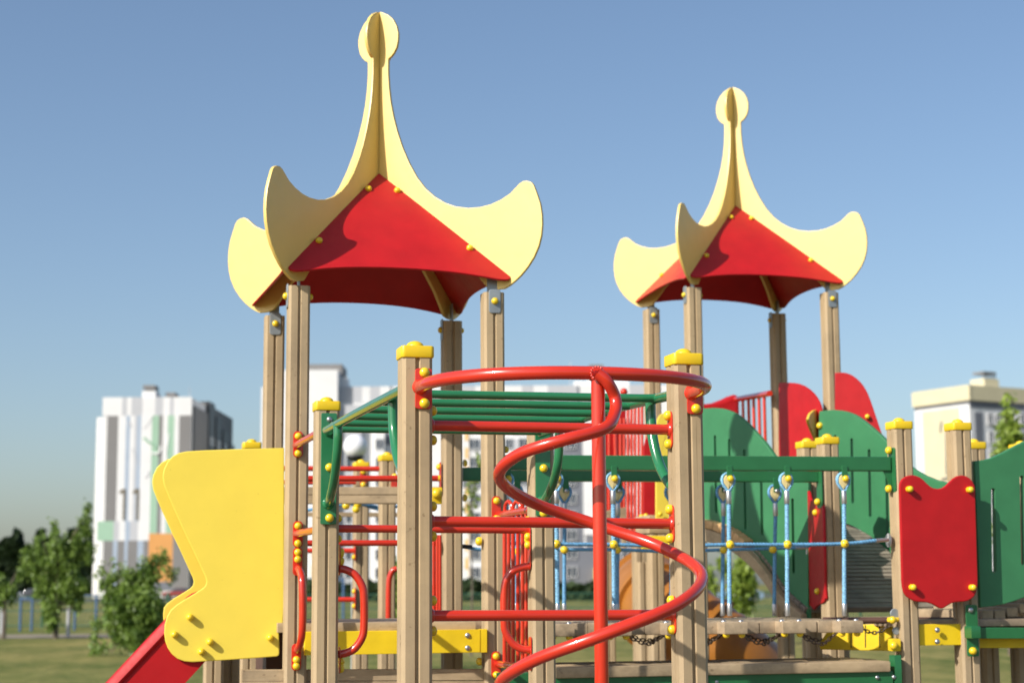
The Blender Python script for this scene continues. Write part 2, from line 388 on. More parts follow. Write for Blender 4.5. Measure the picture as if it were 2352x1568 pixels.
class Bld:
    """facade helper: px columns at depth Y become metres along direction d from origin"""
    def __init__(s, root, org, d, n, sc): s.r, s.o, s.d, s.n, s.sc = root, org, d, n, sc
    def rect(s, name, x0, x1, z0, z1, m_, out=0.1, T=0.3, parent=None):
        b = MB(); a = s.o+s.d*x0; c = s.o+s.d*x1
        b.prism([Vector((a.x, a.y, z0))+s.n*out, Vector((c.x, c.y, z0))+s.n*out, Vector((c.x, c.y, z1))+s.n*out, Vector((a.x, a.y, z1))+s.n*out], s.n, T, 0)
        return part(name, b, m_, parent or s.r, sharp=0)
    def windows(s, xs, zs, w, h, out=0.05, name='window', split=1):
        """each window a frame with its panes; copies share mesh data"""
        key = (round(w, 2), round(h, 2), split, tuple(round(v, 3) for v in s.n)); 
        global WCACHE
        if key not in WCACHE:
            fr = MB(); pn_ = MB(); d, n = s.d, s.n; t = 0.09
            def q(bm, x0, x1, z0, z1, o_, T): bm.prism([d*x0+UP*z0+n*o_, d*x1+UP*z0+n*o_, d*x1+UP*z1+n*o_, d*x0+UP*z1+n*o_], n, T, 0)
            q(fr, -w/2-t, -w/2, -h/2-t, h/2+t, 0.12, 0.15); q(fr, w/2, w/2+t, -h/2-t, h/2+t, 0.12, 0.15)
            q(fr, -w/2, w/2, h/2, h/2+t, 0.12, 0.15); q(fr, -w/2, w/2, -h/2-t, -h/2, 0.12, 0.15)
            for k in range(1, split+1):
                xx = -w/2+w*k/(split+1); q(fr, xx-0.035, xx+0.035, -h/2, h/2, 0.10, 0.1)
            q(pn_, -w/2, w/2, -h/2, h/2, 0.04, 0.08)
            a = fr.mesh('window', Vector(), 0); a.materials.append(M_fr); g = pn_.mesh('pane', Vector(), 0); g.materials.append(M_glass); WCACHE[key] = (a, g)
        a, g = WCACHE[key]
        for z in zs:
            for x in xs:
                p = s.o+s.d*x; p = Vector((p.x, p.y, z))+s.n*out
                o = bpy.data.objects.new(name, a); COL.objects.link(o); o.parent = s.r; o.location = p-ORG[s.r.name]
                o2 = bpy.data.objects.new('pane', g); COL.objects.link(o2); o2.parent = o
WCACHE = {}
def zb(y, x=1176, Y=270): return P(x, y, Y).z
def solid(root, x0, x1, Y0, Y1, z1, m_, name='wall', z0=0):
    b = MB(); b.add([(x0, Y0, z0), (x1, Y0, z0), (x1, Y1, z0), (x0, Y1, z0), (x0, Y0, z1), (x1, Y0, z1), (x1, Y1, z1), (x0, Y1, z1)],
                    [(0, 1, 5, 4), (1, 2, 6, 5), (2, 3, 7, 6), (3, 0, 4, 7), (4, 5, 6, 7), (3, 2, 1, 0)]); return part(name, b, m_, root, sharp=0)
def bx(px, Y=270): return P(px, 1200, Y).x
# ---- left block with the mural gable
lb = thing('apartment_block', 'apartment block with mint, orange and grey striped gable wall carrying the number 11', 'building', (bx(330), 285, 0))
XL, XR = bx(232), bx(435); zt_ = zb(914, 330)
solid(lb, XL, XR, 270, 282, zt_, M_white)
S = Bld(lb, Vector((XL, 270, 0)), Vector((1, 0, 0)), Vector((0, -1, 0)), 1)
gx = lambda zx: bx((200+zx/2.75)*.91875)-XL          # crop coordinates -> metres on the gable
gz = lambda zy_: P(330, (930+zy_/2.75)*.91875, 270).z
def stripe(a, c, y0, y1, m_, out=0.06, name='wall_panel'): S.rect(name, gx(a), gx(c), max(0, gz(y1)), gz(y0), m_, out, 0.12)
for a, c, m_ in ((135, 185, M_white), (185, 270, M_white), (270, 305, M_lgrey), (305, 335, M_white), (335, 412, M_lgrey), (412, 500, M_white), (500, 555, M_lgrey), (555, 600, M_white), (600, 630, M_lgrey), (630, 662, M_white), (662, 752, M_white)): stripe(a, c, 172, 298, m_)
for a, c, m_ in ((170, 247, M_mgrey), (247, 300, M_white), (300, 330, M_blu), (330, 360, M_white), (360, 378, M_lgrey), (378, 406, M_blu), (406, 480, M_white)): stripe(a, c, 298, 1022, m_, 0.061)
for a, c, m_ in ((480, 528, M_gre), (528, 556, M_mgrey), (556, 590, M_white), (590, 635, M_gre), (635, 668, M_white), (668, 752, M_mgrey)): stripe(a, c, 298, 1108, m_, 0.061)
stripe(120, 232, 1022, 1156, M_gre, 0.065)
for a, c, m_ in ((232, 270, M_lgrey), (270, 312, M_white), (312, 345, M_blu), (345, 400, M_lgrey), (400, 480, M_white)): stripe(a, c, 1022, 1156, m_, 0.062)
for a, c, m_ in ((165, 232, M_mgrey), (232, 262, M_blu), (262, 310, M_mgrey), (310, 332, M_blu), (332, 400, M_mgrey), (400, 440, M_blu), (440, 476, M_mgrey)): stripe(a, c, 1156, 1500, m_, 0.063)
stripe(476, 642, 1108, 1440, M_ora, 0.066); stripe(642, 752, 1108, 1500, M_mgrey, 0.064)
stripe(476, 642, 1440, 1500, M_dgrey, 0.064)
b = MB()
for x0 in (280, 372):                                    # the digits 1 1
    def g3(x, y, o_=0.13): return Vector((XL+gx(x), 270-o_, gz(y)))
    b.prism([g3(x0+10, 800), g3(x0+30, 800), g3(x0+30, 1015), g3(x0+13, 1015), g3(x0+13, 828), g3(x0-14, 834), g3(x0-14, 818)], Vector((0, -1, 0)), 0.06, 0)
part('house_number', b, bl_mat('digit_brown', (0.16, 0.14, 0.10)), lb, sharp=0)
b = MB()
def stroke(bm, pts, w):
    q = [g3(x, y, 0.05) for x, y in pts]
    bm.tube(q, w*0.6, 6)
stroke(b, [(345, 520), (375, 590), (395, 640)], 0.12); stroke(b, [(420, 390), (450, 365), (470, 330), (490, 300)], 0.12); stroke(b, [(440, 720), (462, 715), (465, 680)], 0.18); stroke(b, [(315, 340), (335, 372)], 0.25)
part('mural_branch', b, M_lgrey, lb, sharp=0)
b = MB(); stroke(b, [(425, 450), (460, 480), (495, 500), (520, 525)], 0.4); part('mural_leaf', b, M_gre, lb, sharp=0)
b = MB(); stroke(b, [(485, 555), (520, 565), (540, 545), (545, 510)], 0.35); stroke(b, [(560, 480), (580, 540), (590, 600)], 0.2); stroke(b, [(600, 420), (590, 500), (585, 560)], 0.2); part('mural_flower', b, M_white, lb, sharp=0)
solid(lb, bx(216, 274), XL, 274, 284, zb(958, 220, 274), M_white, 'side_bay')
solid(lb, XL+0.5, XR-0.01, 282, 310, zb(925, 420, 282), M_mgrey, 'rear_wall')
for i in range(4):
    Y0 = 283+7*i; solid(lb, XR-1, XR+0.55, Y0, Y0+5, zb(920+2*i, 440, 282)-1.6*i, M_dark, 'balcony_stack')
    solid(lb, XR-1, XR+0.25, Y0+5, Y0+7, zb(918, 440, 282)-1.6*i-0.6, M_mgrey, 'side_wall_or_shade')
solid(lb, XR, XR+0.02+0.3, 271, 283, zb(930, 440), M_mgrey, 'side_wall_or_shade')
for i in range(4):
    SW = Bld(lb, Vector((XR+0.56, 283+7*i, 0)), Vector((0, 1, 0)), Vector((1, 0, 0)), 1); SW.windows([2.5], [2+2.9*k for k in range(1, 9)], 2.6, 1.2, 0.02)
    b = MB(); 
def roofbox(root, px0, px1, y0, y1, Y, m_, name='stair_tower', d=4, topper=True):
    z0, z1 = zb(y1, px0, Y), zb(y0, px0, Y); x0, x1 = bx(px0, Y), bx(px1, Y)
    solid(root, x0, x1, Y, Y+d, z1, m_, name, z0-0.5)
def cage(root, px0, px1, y0, y1, Y, d=3):
    """open metal cage on the roof: cap slab on posts"""
    z0, z1 = zb(y1, px0, Y), zb(y0, px0, Y); x0, x1 = bx(px0, Y), bx(px1, Y); b = MB()
    b.box(((x0+x1)/2, Y+d/2, z1-0.25), (x1-x0, 0, 0), (0, d, 0), (0, 0, 0.5), 0)
    for k in range(5):
        for yy in (Y+0.1, Y+d-0.1): b.box((x0+0.12+(x1-x0-0.24)*k/4, yy, (z0+z1)/2-0.1), (0.18, 0, 0), (0, 0.18, 0), (0, 0, z1-z0), 0)
    part('roof_cage', b, M_mgrey, root, sharp=0)
roofbox(lb, 319, 350, 898, 914, 272, M_white); cage(lb, 321, 349, 884, 898, 272.5); cage(lb, 374, 396, 901, 914, 274)
b = MB(); b.tube([Vector((bx(416), 275, zt_-1)), Vector((bx(416), 275, zt_+2.2))], 0.06, 6); part('antenna', b, M_lgrey, lb)

# ---- long middle block
mb_ = thing('apartment_block', 'long white and grey apartment block with yellow orange window bands behind the towers', 'building', (bx(1050), 280, 0))
X0 = bx(598); X1 = bx(1548); ztm = zb(886, 1050)
solid(mb_, bx(776), X1, 270, 286, ztm, M_white)
solid(mb_, bx(650), bx(776), 268, 288, zb(853, 700), M_white, 'tower_wall'); solid(mb_, X0, bx(650), 269, 288, zb(890, 650), M_white, 'tower_wall')
S = Bld(mb_, Vector((0, 270, 0)), Vector((1, 0, 0)), Vector((0, -1, 0)), 1)
def st(p0, p1, y0, y1, m_, out=0.06, name='wall_panel', T=0.12): return S.rect(name, bx(p0), bx(p1), max(0, zb(y1, 1050)), zb(y0, 1050), m_, out, T)
for p0, p1, m_ in ((776, 830, M_lgrey), (830, 848, M_white), (848, 872, M_lgrey), (872, 895, M_white), (895, 900, M_dgrey), (900, 1010, M_white), (1010, 1090, M_lgrey), (1200, 1226, M_lgrey), (1260, 1330, M_lgrey), (1450, 1500, M_lgrey)): st(p0, p1, 886, 922, m_)
st(1329, 1334, 888, 1100, M_dgrey, 0.08)
# columns of bays
def bay(p0, p1, y0, y1, m_, out=1.2): return S.rect('bay', bx(p0), bx(p1), max(0, zb(y1, 1050)), zb(y0, 1050), m_, out, 1.3)
rows = [zb(960+42.0*k, 1050) for k in range(10)]
bay(792, 830, 930, 1345, M_lgrey); bay(862, 884, 985, 1345, M_white); bay(1180, 1262, 1010, 1345, M_lgrey, 0.9)
st(1062, 1084, 985, 1300, M_white); st(1284, 1340, 1010, 1345, M_dgrey, 0.07); st(1180, 1262, 930, 1000, M_lgrey, 0.07)
st(1340, 1378, 930, 1230, M_white, 0.3); st(1377, 1384, 1000, 1225, M_yor, 0.35)
for k in range(0, 8):
    y = 988+42*k
    st(1068, 1076, y-2, y+24, M_yor, 0.10)
    if k > 3: st(1076, 1103, y+24, y+40, M_yor, 0.10)
    if k < 6: st(1384, 1412, y+16, y+34, M_white, 0.9, 'balcony', 0.9)
    if k < 4 and False: st(1284, 1300, y, y+20, M_white, 0.12)
for y0, y1 in ((1000, 1030), (1110, 1140), (1180, 1215)): st(1376, 1440, y0, y1, M_crm2, 0.09)
st(1062, 1104, 1100, 1120, M_dgrey, 0.11); st(1160, 1182, 1170, 1200, M_lgrey, 0.1)
st(1262, 1345, 1265, 1360, M_dgrey, 0.12); st(1412, 1548, 1230, 1360, M_dgrey, 0.12); st(1345, 1412, 1232, 1360, M_dgrey, 0.13)
st(1362, 1420, 1306, 1322, M_yor, 1.5, 'porch', 1.5); st(1362, 1371, 1322, 1360, M_yor, 1.5, 'porch_post', 1.5)
for cx_, w_, rr3 in ((811, 2.0, range(10)), (873, 1.2, range(1, 10)), (1090, 1.5, range(10)), (1172, 1.4, range(10)), (1205, 1.6, range(1, 10)), (1235, 1.6, range(1, 10)), (1312, 1.5, range(10)), (1394, 1.4, range(10)), (1440, 1.5, range(10))):
    out = {811: 1.22, 873: 1.22, 1205: 0.92, 1235: 0.92, 1312: 0.2, 1394: 0.2, 1440: 0.2}.get(cx_, 0.12)
    S.windows([bx(cx_)], [rows[k]-1.2 for k in rr3], w_, 1.5, out)
st(866, 900, 1000, 1020, M_dgrey, 0.1); st(895, 912, 1040, 1075, M_dgrey, 0.1)
S2 = Bld(mb_, Vector((0, 268, 0)), Vector((1, 0, 0)), Vector((0, -1, 0)), 1)
S2.windows([bx(735), bx(760)], [rows[k]-1.2 for k in range(4, 10)], 1.5, 1.5, 0.1)
for y in (1255, 1297): S2.rect('wall_panel', bx(720), bx(776), zb(y+22), zb(y), M_yor, 0.06, 0.1)
roofbox(mb_, 776, 795, 866, 886, 271, M_white); solid(mb_, bx(700), bx(780), 272, 280, zb(836, 740, 272), M_mgrey, 'machine_room', zb(853, 700)-0.4)
roofbox(mb_, 1322, 1450, 874, 888, 271, M_white); cage(mb_, 1358, 1391, 837, 862, 274); roofbox(mb_, 1356, 1393, 860, 876, 274, M_white)
b = MB(); b.tube([Vector((bx(1316), 275, ztm)), Vector((bx(1316), 275, zb(822)))], 0.06, 6); part('antenna', b, M_lgrey, mb_)

# ---- right block
rbk = thing('apartment_block', 'cream topped apartment block with white and slate facade behind the right posts', 'building', (bx(2300), 285, 0))
cr = P(2238, 1200, 270); cr.z = 0; dl = Vector((-0.5, 0.866, 0)); dr = Vector((0.866, 0.5, 0)); nl = Vector((-0.866, -0.5, 0)); nr = Vector((0.5, -0.866, 0))
zr2 = zb(885, 2238); LL = 12.2; LR = 40
b = MB(); q = [cr, cr+dl*LL, cr+dl*LL+dr*LR, cr+dr*LR]
b.add([Vector((p.x, p.y, 0)) for p in q]+[Vector((p.x, p.y, zr2)) for p in q], [(0, 1, 5, 4), (1, 2, 6, 5), (2, 3, 7, 6), (3, 0, 4, 7), (4, 5, 6, 7)]); part('wall', b, M_white, rbk, sharp=0)
SL = Bld(rbk, cr, dl, nl, 1); SR = Bld(rbk, cr, dr, nr, 1)
zq = lambda y: P(2238, y, 270).z
SL.rect('parapet', -0.5, LL+0.1, zq(919), zq(884), M_cream, 0.4, 0.5); SR.rect('parapet', -0.1, LR, zq(919), zq(884), M_cream, 0.45, 0.5)
SL.rect('wall_panel', 0, LL, zq(926), zq(919), M_dgrey, 0.1, 0.2); SR.rect('wall_panel', 0, 12, zq(934), zq(919), M_dgrey, 0.1, 0.2)
SL.rect('wall_panel', 2.2, LL-1.8, 0, zq(932), M_crm2, 0.12, 0.2)
b = MB()
for x, y0, y1 in ((5.0, 980, 1085), (3.9, 1020, 1060), (6.0, 960, 985)):
    b.tube([Vector((cr.x, cr.y, zq(y0)))+dl*x+nl*0.3, Vector((cr.x, cr.y, zq(y1)))+dl*(x+.3)+nl*0.3], 0.12, 6)
b.tube([Vector((cr.x, cr.y, zq(1090)))+dl*4.0+nl*0.3, Vector((cr.x, cr.y, zq(1095)))+dl*6.4+nl*0.3], 0.16, 6)
part('mural_figure', b, M_mgrey, rbk, sharp=0)
SR.rect('wall_panel', 1.0, 2.6, 0, zq(945), M_dgrey, 0.09, 0.2); SR.rect('wall_panel', 7.6, 8.9, 0, zq(921), M_dark, 0.09, 0.2)
SR.rect('bay', 9.0, 13.5, 0, zq(938), M_lgrey, 1.0, 1.0); SR.rect('wall_panel', 13.5, 15.2, 0, zq(938), M_dgrey, 0.1, 0.2)
rw = [zq(948+42*k) for k in range(10)]
SR.windows([4.2, 5.9], [z-0.8 for z in rw], 1.0, 1.6, 0.1); SR.windows([10.3, 12.2], [z-0.8 for z in rw], 1.1, 1.9, 1.02); SR.windows([18.0], [z-0.8 for z in rw], 1.0, 1.3, 0.1)
for k in range(10): SR.rect('balcony', 20.5, 26, rw[k]-2.4, rw[k]-1.2, M_lgrey, 1.2, 1.2)
x0 = cr+dr*4.6; b = MB(); b.box(Vector((x0.x, x0.y+3, zr2+0.6)), dr*3.2, dl*3, UP*1.8, 0); part('stair_tower', b, M_cream, rbk, sharp=0)
b = MB(); b.box(Vector((x0.x, x0.y+3, zr2+2.5)), dr*2.8, dl*2.4, UP*0.35, 0)
for k in range(6): b.box(Vector((x0.x, x0.y+3, zr2+1.9))+dr*(-1.3+0.52*k)-dl*1.0, dr*0.15, dl*0.15, UP*1.0, 0)
part('roof_cage', b, M_mgrey, rbk, sharp=0)

# ================================================================== TREES
def leaf_mat(name, c0, c1):
    m, nd, lk, bs = mat(name); tc = nd.new('ShaderNodeTexCoord'); n = nd.new('ShaderNodeTexNoise'); n.inputs['Scale'].default_value = 3.5; n.inputs['Detail'].default_value = 5
    lk.new(tc.outputs['Object'], n.inputs['Vector']); r = ramp(nd, (*c0, 1), (*c1, 1), 0.35, 0.65); lk.new(n.outputs['Fac'], r.inputs[0]); lk.new(r.outputs[0], bs.inputs['Base Color'])
    bs.inputs['Roughness'].default_value = 0.45; tr = nd.new('ShaderNodeBsdfTranslucent'); lk.new(r.outputs[0], tr.inputs[0]); mx = nd.new('ShaderNodeMixShader'); mx.inputs[0].default_value = 0.4
    lk.new(bs.outputs[0], mx.inputs[1]); lk.new(tr.outputs[0], mx.inputs[2]); lk.new(mx.outputs[0], nd['Material Output'].inputs['Surface']); return m
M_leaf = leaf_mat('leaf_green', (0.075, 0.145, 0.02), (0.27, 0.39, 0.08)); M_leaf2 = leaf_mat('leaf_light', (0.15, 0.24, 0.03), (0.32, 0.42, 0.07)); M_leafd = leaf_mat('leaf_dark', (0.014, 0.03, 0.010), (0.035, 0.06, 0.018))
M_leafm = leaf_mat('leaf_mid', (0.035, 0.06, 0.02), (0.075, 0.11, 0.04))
M_bark = wood('bark', (0.10, 0.08, 0.06, 1), (0.2, 0.16, 0.12, 1), (20, 20, 4))
def tree(name, label, x, y, h, lobes, nleaf, ls, m_, trunk_r=0.05, group='trees on the grass', cat='tree', trunk_to=0.75):
    """lobes: (dx, dz, rx, rz) in metres from the foot; leaves sit on twigs inside the lobes"""
    t = thing(name, label, cat, (x, y, 0), group); rnd = random.Random(int(x*100+y)); b = MB(); k = MB()
    k.tube([Vector((x, y, -0.1)), Vector((x+0.03, y, h*0.3)), Vector((x-0.02, y+0.03, h*trunk_to))], [trunk_r, trunk_r*0.75, trunk_r*0.3], 8)
    tot = sum(l[2]*l[2]*l[3] for l in lobes)
    for (dx, dz, rx, rz_) in lobes:
        dy = rnd.uniform(-0.5, 0.5)*rx; c = Vector((x+dx, y+dy, dz))
        k.tube([Vector((x, y, max(0.25*h, dz-rz_*1.1)*0.8)), c+Vector((-dx*0.3, 0, -rz_*0.5)), c+UP*rz_*0.6], [trunk_r*0.45, trunk_r*0.3, trunk_r*0.08], 5)
        n = int(nleaf*rx*rx*rz_/tot); cl = []
        for i in range(max(6, n//22)):
            a = rnd.uniform(0, 2*math.pi); ct = rnd.uniform(-1, 1); r = rnd.uniform(0.25, 1.0)**0.5
            cl.append(c+Vector((math.cos(a)*math.sqrt(1-ct*ct)*rx*r, math.sin(a)*math.sqrt(1-ct*ct)*rx*r, ct*rz_*r)))
        for i in range(n):
            p = rnd.choice(cl)+Vector((rnd.gauss(0, .09), rnd.gauss(0, .09), rnd.gauss(0, .17)))*max(0.5, rx*1.3)
            s = ls*rnd.uniform(0.6, 1.3); a = Vector((rnd.gauss(0, .6), rnd.gauss(0, .6), rnd.gauss(-0.6, .6))).normalized(); w = a.cross(Vector((rnd.gauss(0, 1), rnd.gauss(0, 1), rnd.gauss(0, 1)))).normalized()
            i0 = len(b.v); b.v += [p, p+a*s*0.5+w*s*0.3, p+a*s, p+a*s*0.5-w*s*0.3]; b.f.append((i0, i0+1, i0+2, i0+3))
    part('trunk', k, M_bark, t); part('crown', b, m_, t, sharp=0); return t
def T_(px, ybase, Y, lobes_px, nleaf, ls, m_, name, label, **kw):
    o = P(px, ybase, Y); lob = []
    for (lx, ly, rx, ry) in lobes_px:
        p = P(lx, ly, Y); lob.append((p.x-o.x, p.z, rx/FPX*Y, ry/FPX*Y))
    top = max(l[1]+l[3] for l in lob); return tree(name, label, o.x, Y, top, lob, nleaf, ls, m_, **kw)
T_(128, 1445, 56, [(198, 1192, 13, 46), (186, 1240, 20, 44), (205, 1262, 13, 22), (126, 1222, 12, 44), (140, 1262, 22, 44), (160, 1290, 24, 46), (96, 1262, 17, 40), (78, 1292, 17, 36), (60, 1282, 12, 22), (110, 1310, 30, 46), (150, 1340, 32, 44), (182, 1348, 22, 26), (115, 1370, 24, 44), (122, 1412, 17, 34), (92, 1345, 16, 36), (170, 1388, 16, 16)], 13000, 0.125, M_leaf, 'young_tree', 'taller leafy young tree at far left in front of the number 11 block', trunk_r=0.09)
T_(300, 1500, 42, [(268, 1320, 10, 40), (245, 1350, 15, 36), (300, 1345, 24, 44), (335, 1330, 18, 46), (352, 1305, 14, 44), (376, 1285, 10, 34), (392, 1322, 12, 14), (290, 1400, 36, 48), (335, 1400, 34, 50), (255, 1405, 16, 40), (318, 1455, 34, 34), (360, 1410, 18, 48), (275, 1450, 18, 34), (222, 1432, 11, 26), (214, 1478, 10, 22), (238, 1490, 12, 10), (232, 1312, 8, 22)], 13500, 0.10, M_leaf, 'bush', 'dense low bush beside the red slide chute', trunk_r=0.05, cat='bush', group='trees on the grass')
T_(8, 1445, 56, [(6, 1362, 30, 26), (-20, 1345, 26, 34), (38, 1318, 12, 20)], 2200, 0.12, M_leaf, 'young_tree', 'tree cut off by the left edge of the picture above the parked car', trunk_r=0.08)
T_(2318, 1460, 39, [(2318, 935, 9, 36), (2312, 985, 20, 42), (2330, 1010, 20, 45), (2308, 1070, 24, 50), (2330, 1120, 26, 60), (2296, 1030, 12, 12), (2345, 1060, 12, 26), (2310, 1200, 26, 60)], 3300, 0.15, M_leaf2, 'young_tree', 'slim light green young tree in front of the cream topped block', trunk_r=0.05)
T_(1690, 1480, 46, [(1705, 1325, 26, 44), (1628, 1345, 14, 46), (1720, 1370, 16, 32), (1690, 1380, 20, 30), (1660, 1300, 12, 20)], 3600, 0.12, M_leaf2, 'young_tree', 'bright green tree seen under the humped ramp', trunk_r=0.05)
T_(912, 1470, 34, [(908, 1390, 14, 55), (905, 1320, 10, 40), (916, 1430, 14, 40), (898, 1290, 8, 18)], 1300, 0.13, M_leaf2, 'sapling', 'thin bright sapling seen between the two back posts left of centre', trunk_r=0.03)
T_(1082, 1470, 40, [(1090, 1120, 16, 40), (1100, 1060, 12, 34), (1078, 1190, 16, 30), (1075, 975, 6, 20)], 220, 0.13, M_leaf2, 'sapling', 'sparse sapling with few leaves seen right of the shaded back post', trunk_r=0.025)
T_(2290, 1460, 46, [(2282, 1405, 14, 22), (2300, 1420, 14, 16), (2190, 1400, 12, 16)], 700, 0.15, M_leaf2, 'shrub', 'small light green shrub visible below the arched bridge planks', trunk_r=0.03, cat='bush')
# forest edge at the far left and dark hedge behind the fence
def mass(name, x0, x1, Y, h, n, ls, m_, seed, kind='stuff', var=0.3):
    rnd = random.Random(seed); b = MB()
    for i in range(n):
        x = rnd.uniform(x0, x1); hh = h*(1-var/2+var/2*math.sin(x*0.9+seed)+var*0.35*math.sin(x*2.3)); z = hh*rnd.uniform(0, 1)**0.7; p = Vector((x, Y+rnd.uniform(0, 4), z))
        s = ls*rnd.uniform(0.6, 1.4); a = Vector((rnd.gauss(0, 1), rnd.gauss(0, 1), rnd.gauss(0, 1))).normalized(); w = a.orthogonal().normalized()
        i0 = len(b.v); b.v += [p-a*s/2-w*s/2, p+a*s/2-w*s/2, p+a*s/2+w*s/2, p-a*s/2+w*s/2]; b.f.append((i0, i0+1, i0+2, i0+3))
    struct(name, b, m_, kind)
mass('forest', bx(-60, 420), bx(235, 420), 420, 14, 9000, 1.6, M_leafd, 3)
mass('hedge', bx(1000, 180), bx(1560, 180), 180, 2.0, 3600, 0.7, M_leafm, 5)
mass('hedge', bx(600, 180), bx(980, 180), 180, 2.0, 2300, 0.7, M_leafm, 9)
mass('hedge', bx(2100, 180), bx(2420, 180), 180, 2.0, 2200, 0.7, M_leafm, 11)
# ================================================================== FENCE, POLES, LAMPS, CARS
M_fgreen = paint('fence_green', (0.03, 0.10, 0.06, 1), 0.5, 0.1); M_fblue = paint('frame_blue', (0.06, 0.13, 0.26, 1), 0.5, 0.1)
fe = thing('mesh_fence', 'low dark green mesh fence running across the grass behind the playground', 'fence', (0, 70, 0))
pm = MB(); pp = MB(); Wp = 2.5
for k in range(26): pp.box(Vector((-Wp/2+0.05+k*(Wp-0.1)/25, 0, 0.68)), (0.018, 0, 0), (0, 0.018, 0), (0, 0, 1.2), 0)
for z in (0.12, 0.7, 1.28): pp.box((0, 0, z), (Wp, 0, 0), (0, 0.03, 0), (0, 0, 0.04), 0)
pp = pp.mesh('fence_panel', Vector(), 0); pp.materials.append(M_fgreen); pm.box((0, 0, 0.7), (0.07, 0, 0), (0, 0.07, 0), (0, 0, 1.4), 0.002); pm = pm.mesh('fence_post', Vector(), 0); pm.materials.append(M_fgreen)
xa = bx(-40, 70)
for k in range(18):
    for nme, me, dx in (('fence_panel', pp, Wp/2), ('fence_post', pm, 0)):
        o = bpy.data.objects.new(nme, me); COL.objects.link(o); o.parent = fe; o.location = (xa+k*Wp+dx, 0, 0)
def frame(x0, x1, Y, h, label):
    t = thing('exercise_bar', label, 'exercise bar', ((x0+x1)/2, Y, 0), 'blue exercise bars on the grass')
    for x in (x0, x1): tube(t, 'upright', [Vector((x, Y, -0.1)), Vector((x, Y, h))], 0.045, M_fblue, 10)
    tube(t, 'crossbar', [Vector((x0, Y, h-0.05)), Vector((x1, Y, h-0.05))], 0.03, M_fblue, 8)
frame(bx(54, 66), bx(80, 66), 66, 1.25, 'leftmost blue exercise bar by the green fence')
frame(bx(163, 66), bx(212, 66), 67, 1.35, 'wider blue exercise bar right of the tall young tree')
frame(bx(836-75, 66), bx(790, 66), 66, 1.9, 'blue exercise bar seen between the posts of the nearer tower')
def lamp(px, yc, rpx, Y, label, pr=0.045):
    s = Y/FPX; c = P(px, yc, Y); t = thing('globe_lamp', label, 'street lamp', (c.x, Y, 0), 'white globe lamps'); r = rpx*s
    b = MB(); b.sphere(c, r, 16); part('globe', b, M_globe, t)
    b = MB(); b.lathe(c-UP*(r+r*0.22), UP, [(r*0.35, 0), (r*0.75, r*0.32), (r*0.7, r*0.42)], 18); part('collar', b, M_black, t)
    tube(t, 'pole', [Vector((c.x, Y, -0.1)), Vector((c.x, Y, c.z-r))], pr, M_lgrey, 10)
M_globe = paint('globe_white', (0.82, 0.82, 0.86, 1), 0.3, 0.01, bump=0)
lamp(816, 1025, 27.5, 29, 'large white globe lamp seen through the climbing frame')
lamp(163, 1333, 5.5, 110, 'tiny distant globe lamp in front of the tall young tree crown')
lamp(357, 1331, 4.5, 130, 'tiny distant globe lamp above the dense bush')
for px, y0, y1, Y, lb_ in ((3, 1368, 1448, 62, 'thin grey marker pole at the left picture edge'), (156, 1398, 1458, 58, 'thin grey marker pole standing at the path below the tall tree')):
    q = P(px, y1, Y); t = thing('marker_pole', lb_, 'pole', (q.x, Y, 0), 'thin grey poles'); tube(t, 'pole', [Vector((q.x, Y, -0.1)), Vector((q.x, Y, P(px, y0, Y).z))], 0.055, M_lgrey, 10)
    b = MB(); b.sphere((q.x, Y, P(px, y0, Y).z), 0.07, 8); part('pole_top', b, M_lgrey, t)
def car(px, Y, colr, label, z=0.02, flip=False):
    x = bx(px, Y); t = thing('parked_car', label, 'car', (x, Y, z), 'cars parked in front of the blocks'); m_ = paint('car_paint', colr, 0.25, 0.02, coat=0.8, bump=0); s = -1 if flip else 1
    body = [(-2.15, 0.32), (-2.2, 0.55), (-2.12, 0.82), (-1.6, 0.92), (-0.95, 0.98), (-0.9, 1.0), (1.55, 1.02), (2.05, 0.95), (2.15, 0.7), (2.15, 0.35), (1.8, 0.25), (-1.8, 0.25)]
    b = MB(); b.prism([Vector((x+s*a, Y-0.85, z+c_)) for a, c_ in body], Vector((0, -1, 0)), 1.7, 0.06); part('body', b, m_, t)
    b = MB(); b.prism([Vector((x+s*a, Y-0.72, z+c_)) for a, c_ in [(-1.0, 0.97), (-0.35, 1.42), (0.1, 1.48), (0.95, 1.44), (1.6, 1.02)]], Vector((0, -1, 0)), 1.44, 0.05); part('windows', b, M_glass, t)
    b = MB(); b.prism([Vector((x+s*a, Y-0.70, z+c_)) for a, c_ in [(-0.4, 1.42), (0.1, 1.50), (0.95, 1.47), (1.05, 1.43)]], Vector((0, -1, 0)), 1.40, 0.02); part('roof', b, m_, t)
    for dx in (-1.35, 1.35):
        for yy in (Y-0.88, Y+0.68): 
            b = MB(); b.lathe((x+dx, yy+0.2, z+0.31), (0, -1, 0), [(0.31, 0), (0.33, 0.03), (0.33, 0.19), (0.30, 0.21), (0.19, 0.21), (0.18, 0.19)], 16); w = part('wheel', b, M_black, t)
            b = MB(); b.lathe((x+dx, yy, z+0.31), (0, -1, 0), [(0.18, 0), (0.17, 0.02), (0.03, 0.03)], 12); part('rim', b, M_steel, w)
car(18, 235, (0.55, 0.57, 0.60, 1), 'silver car parked at the far left under the tree line')
car(88, 245, (0.05, 0.05, 0.06, 1), 'dark car parked right of the silver car', flip=True)
car(440, 250, (0.04, 0.04, 0.05, 1), 'black car parked beside the yellow slide board corner')
car(412, 247, (0.30, 0.03, 0.03, 1), 'dark red car parked in front of the orange wall panel')
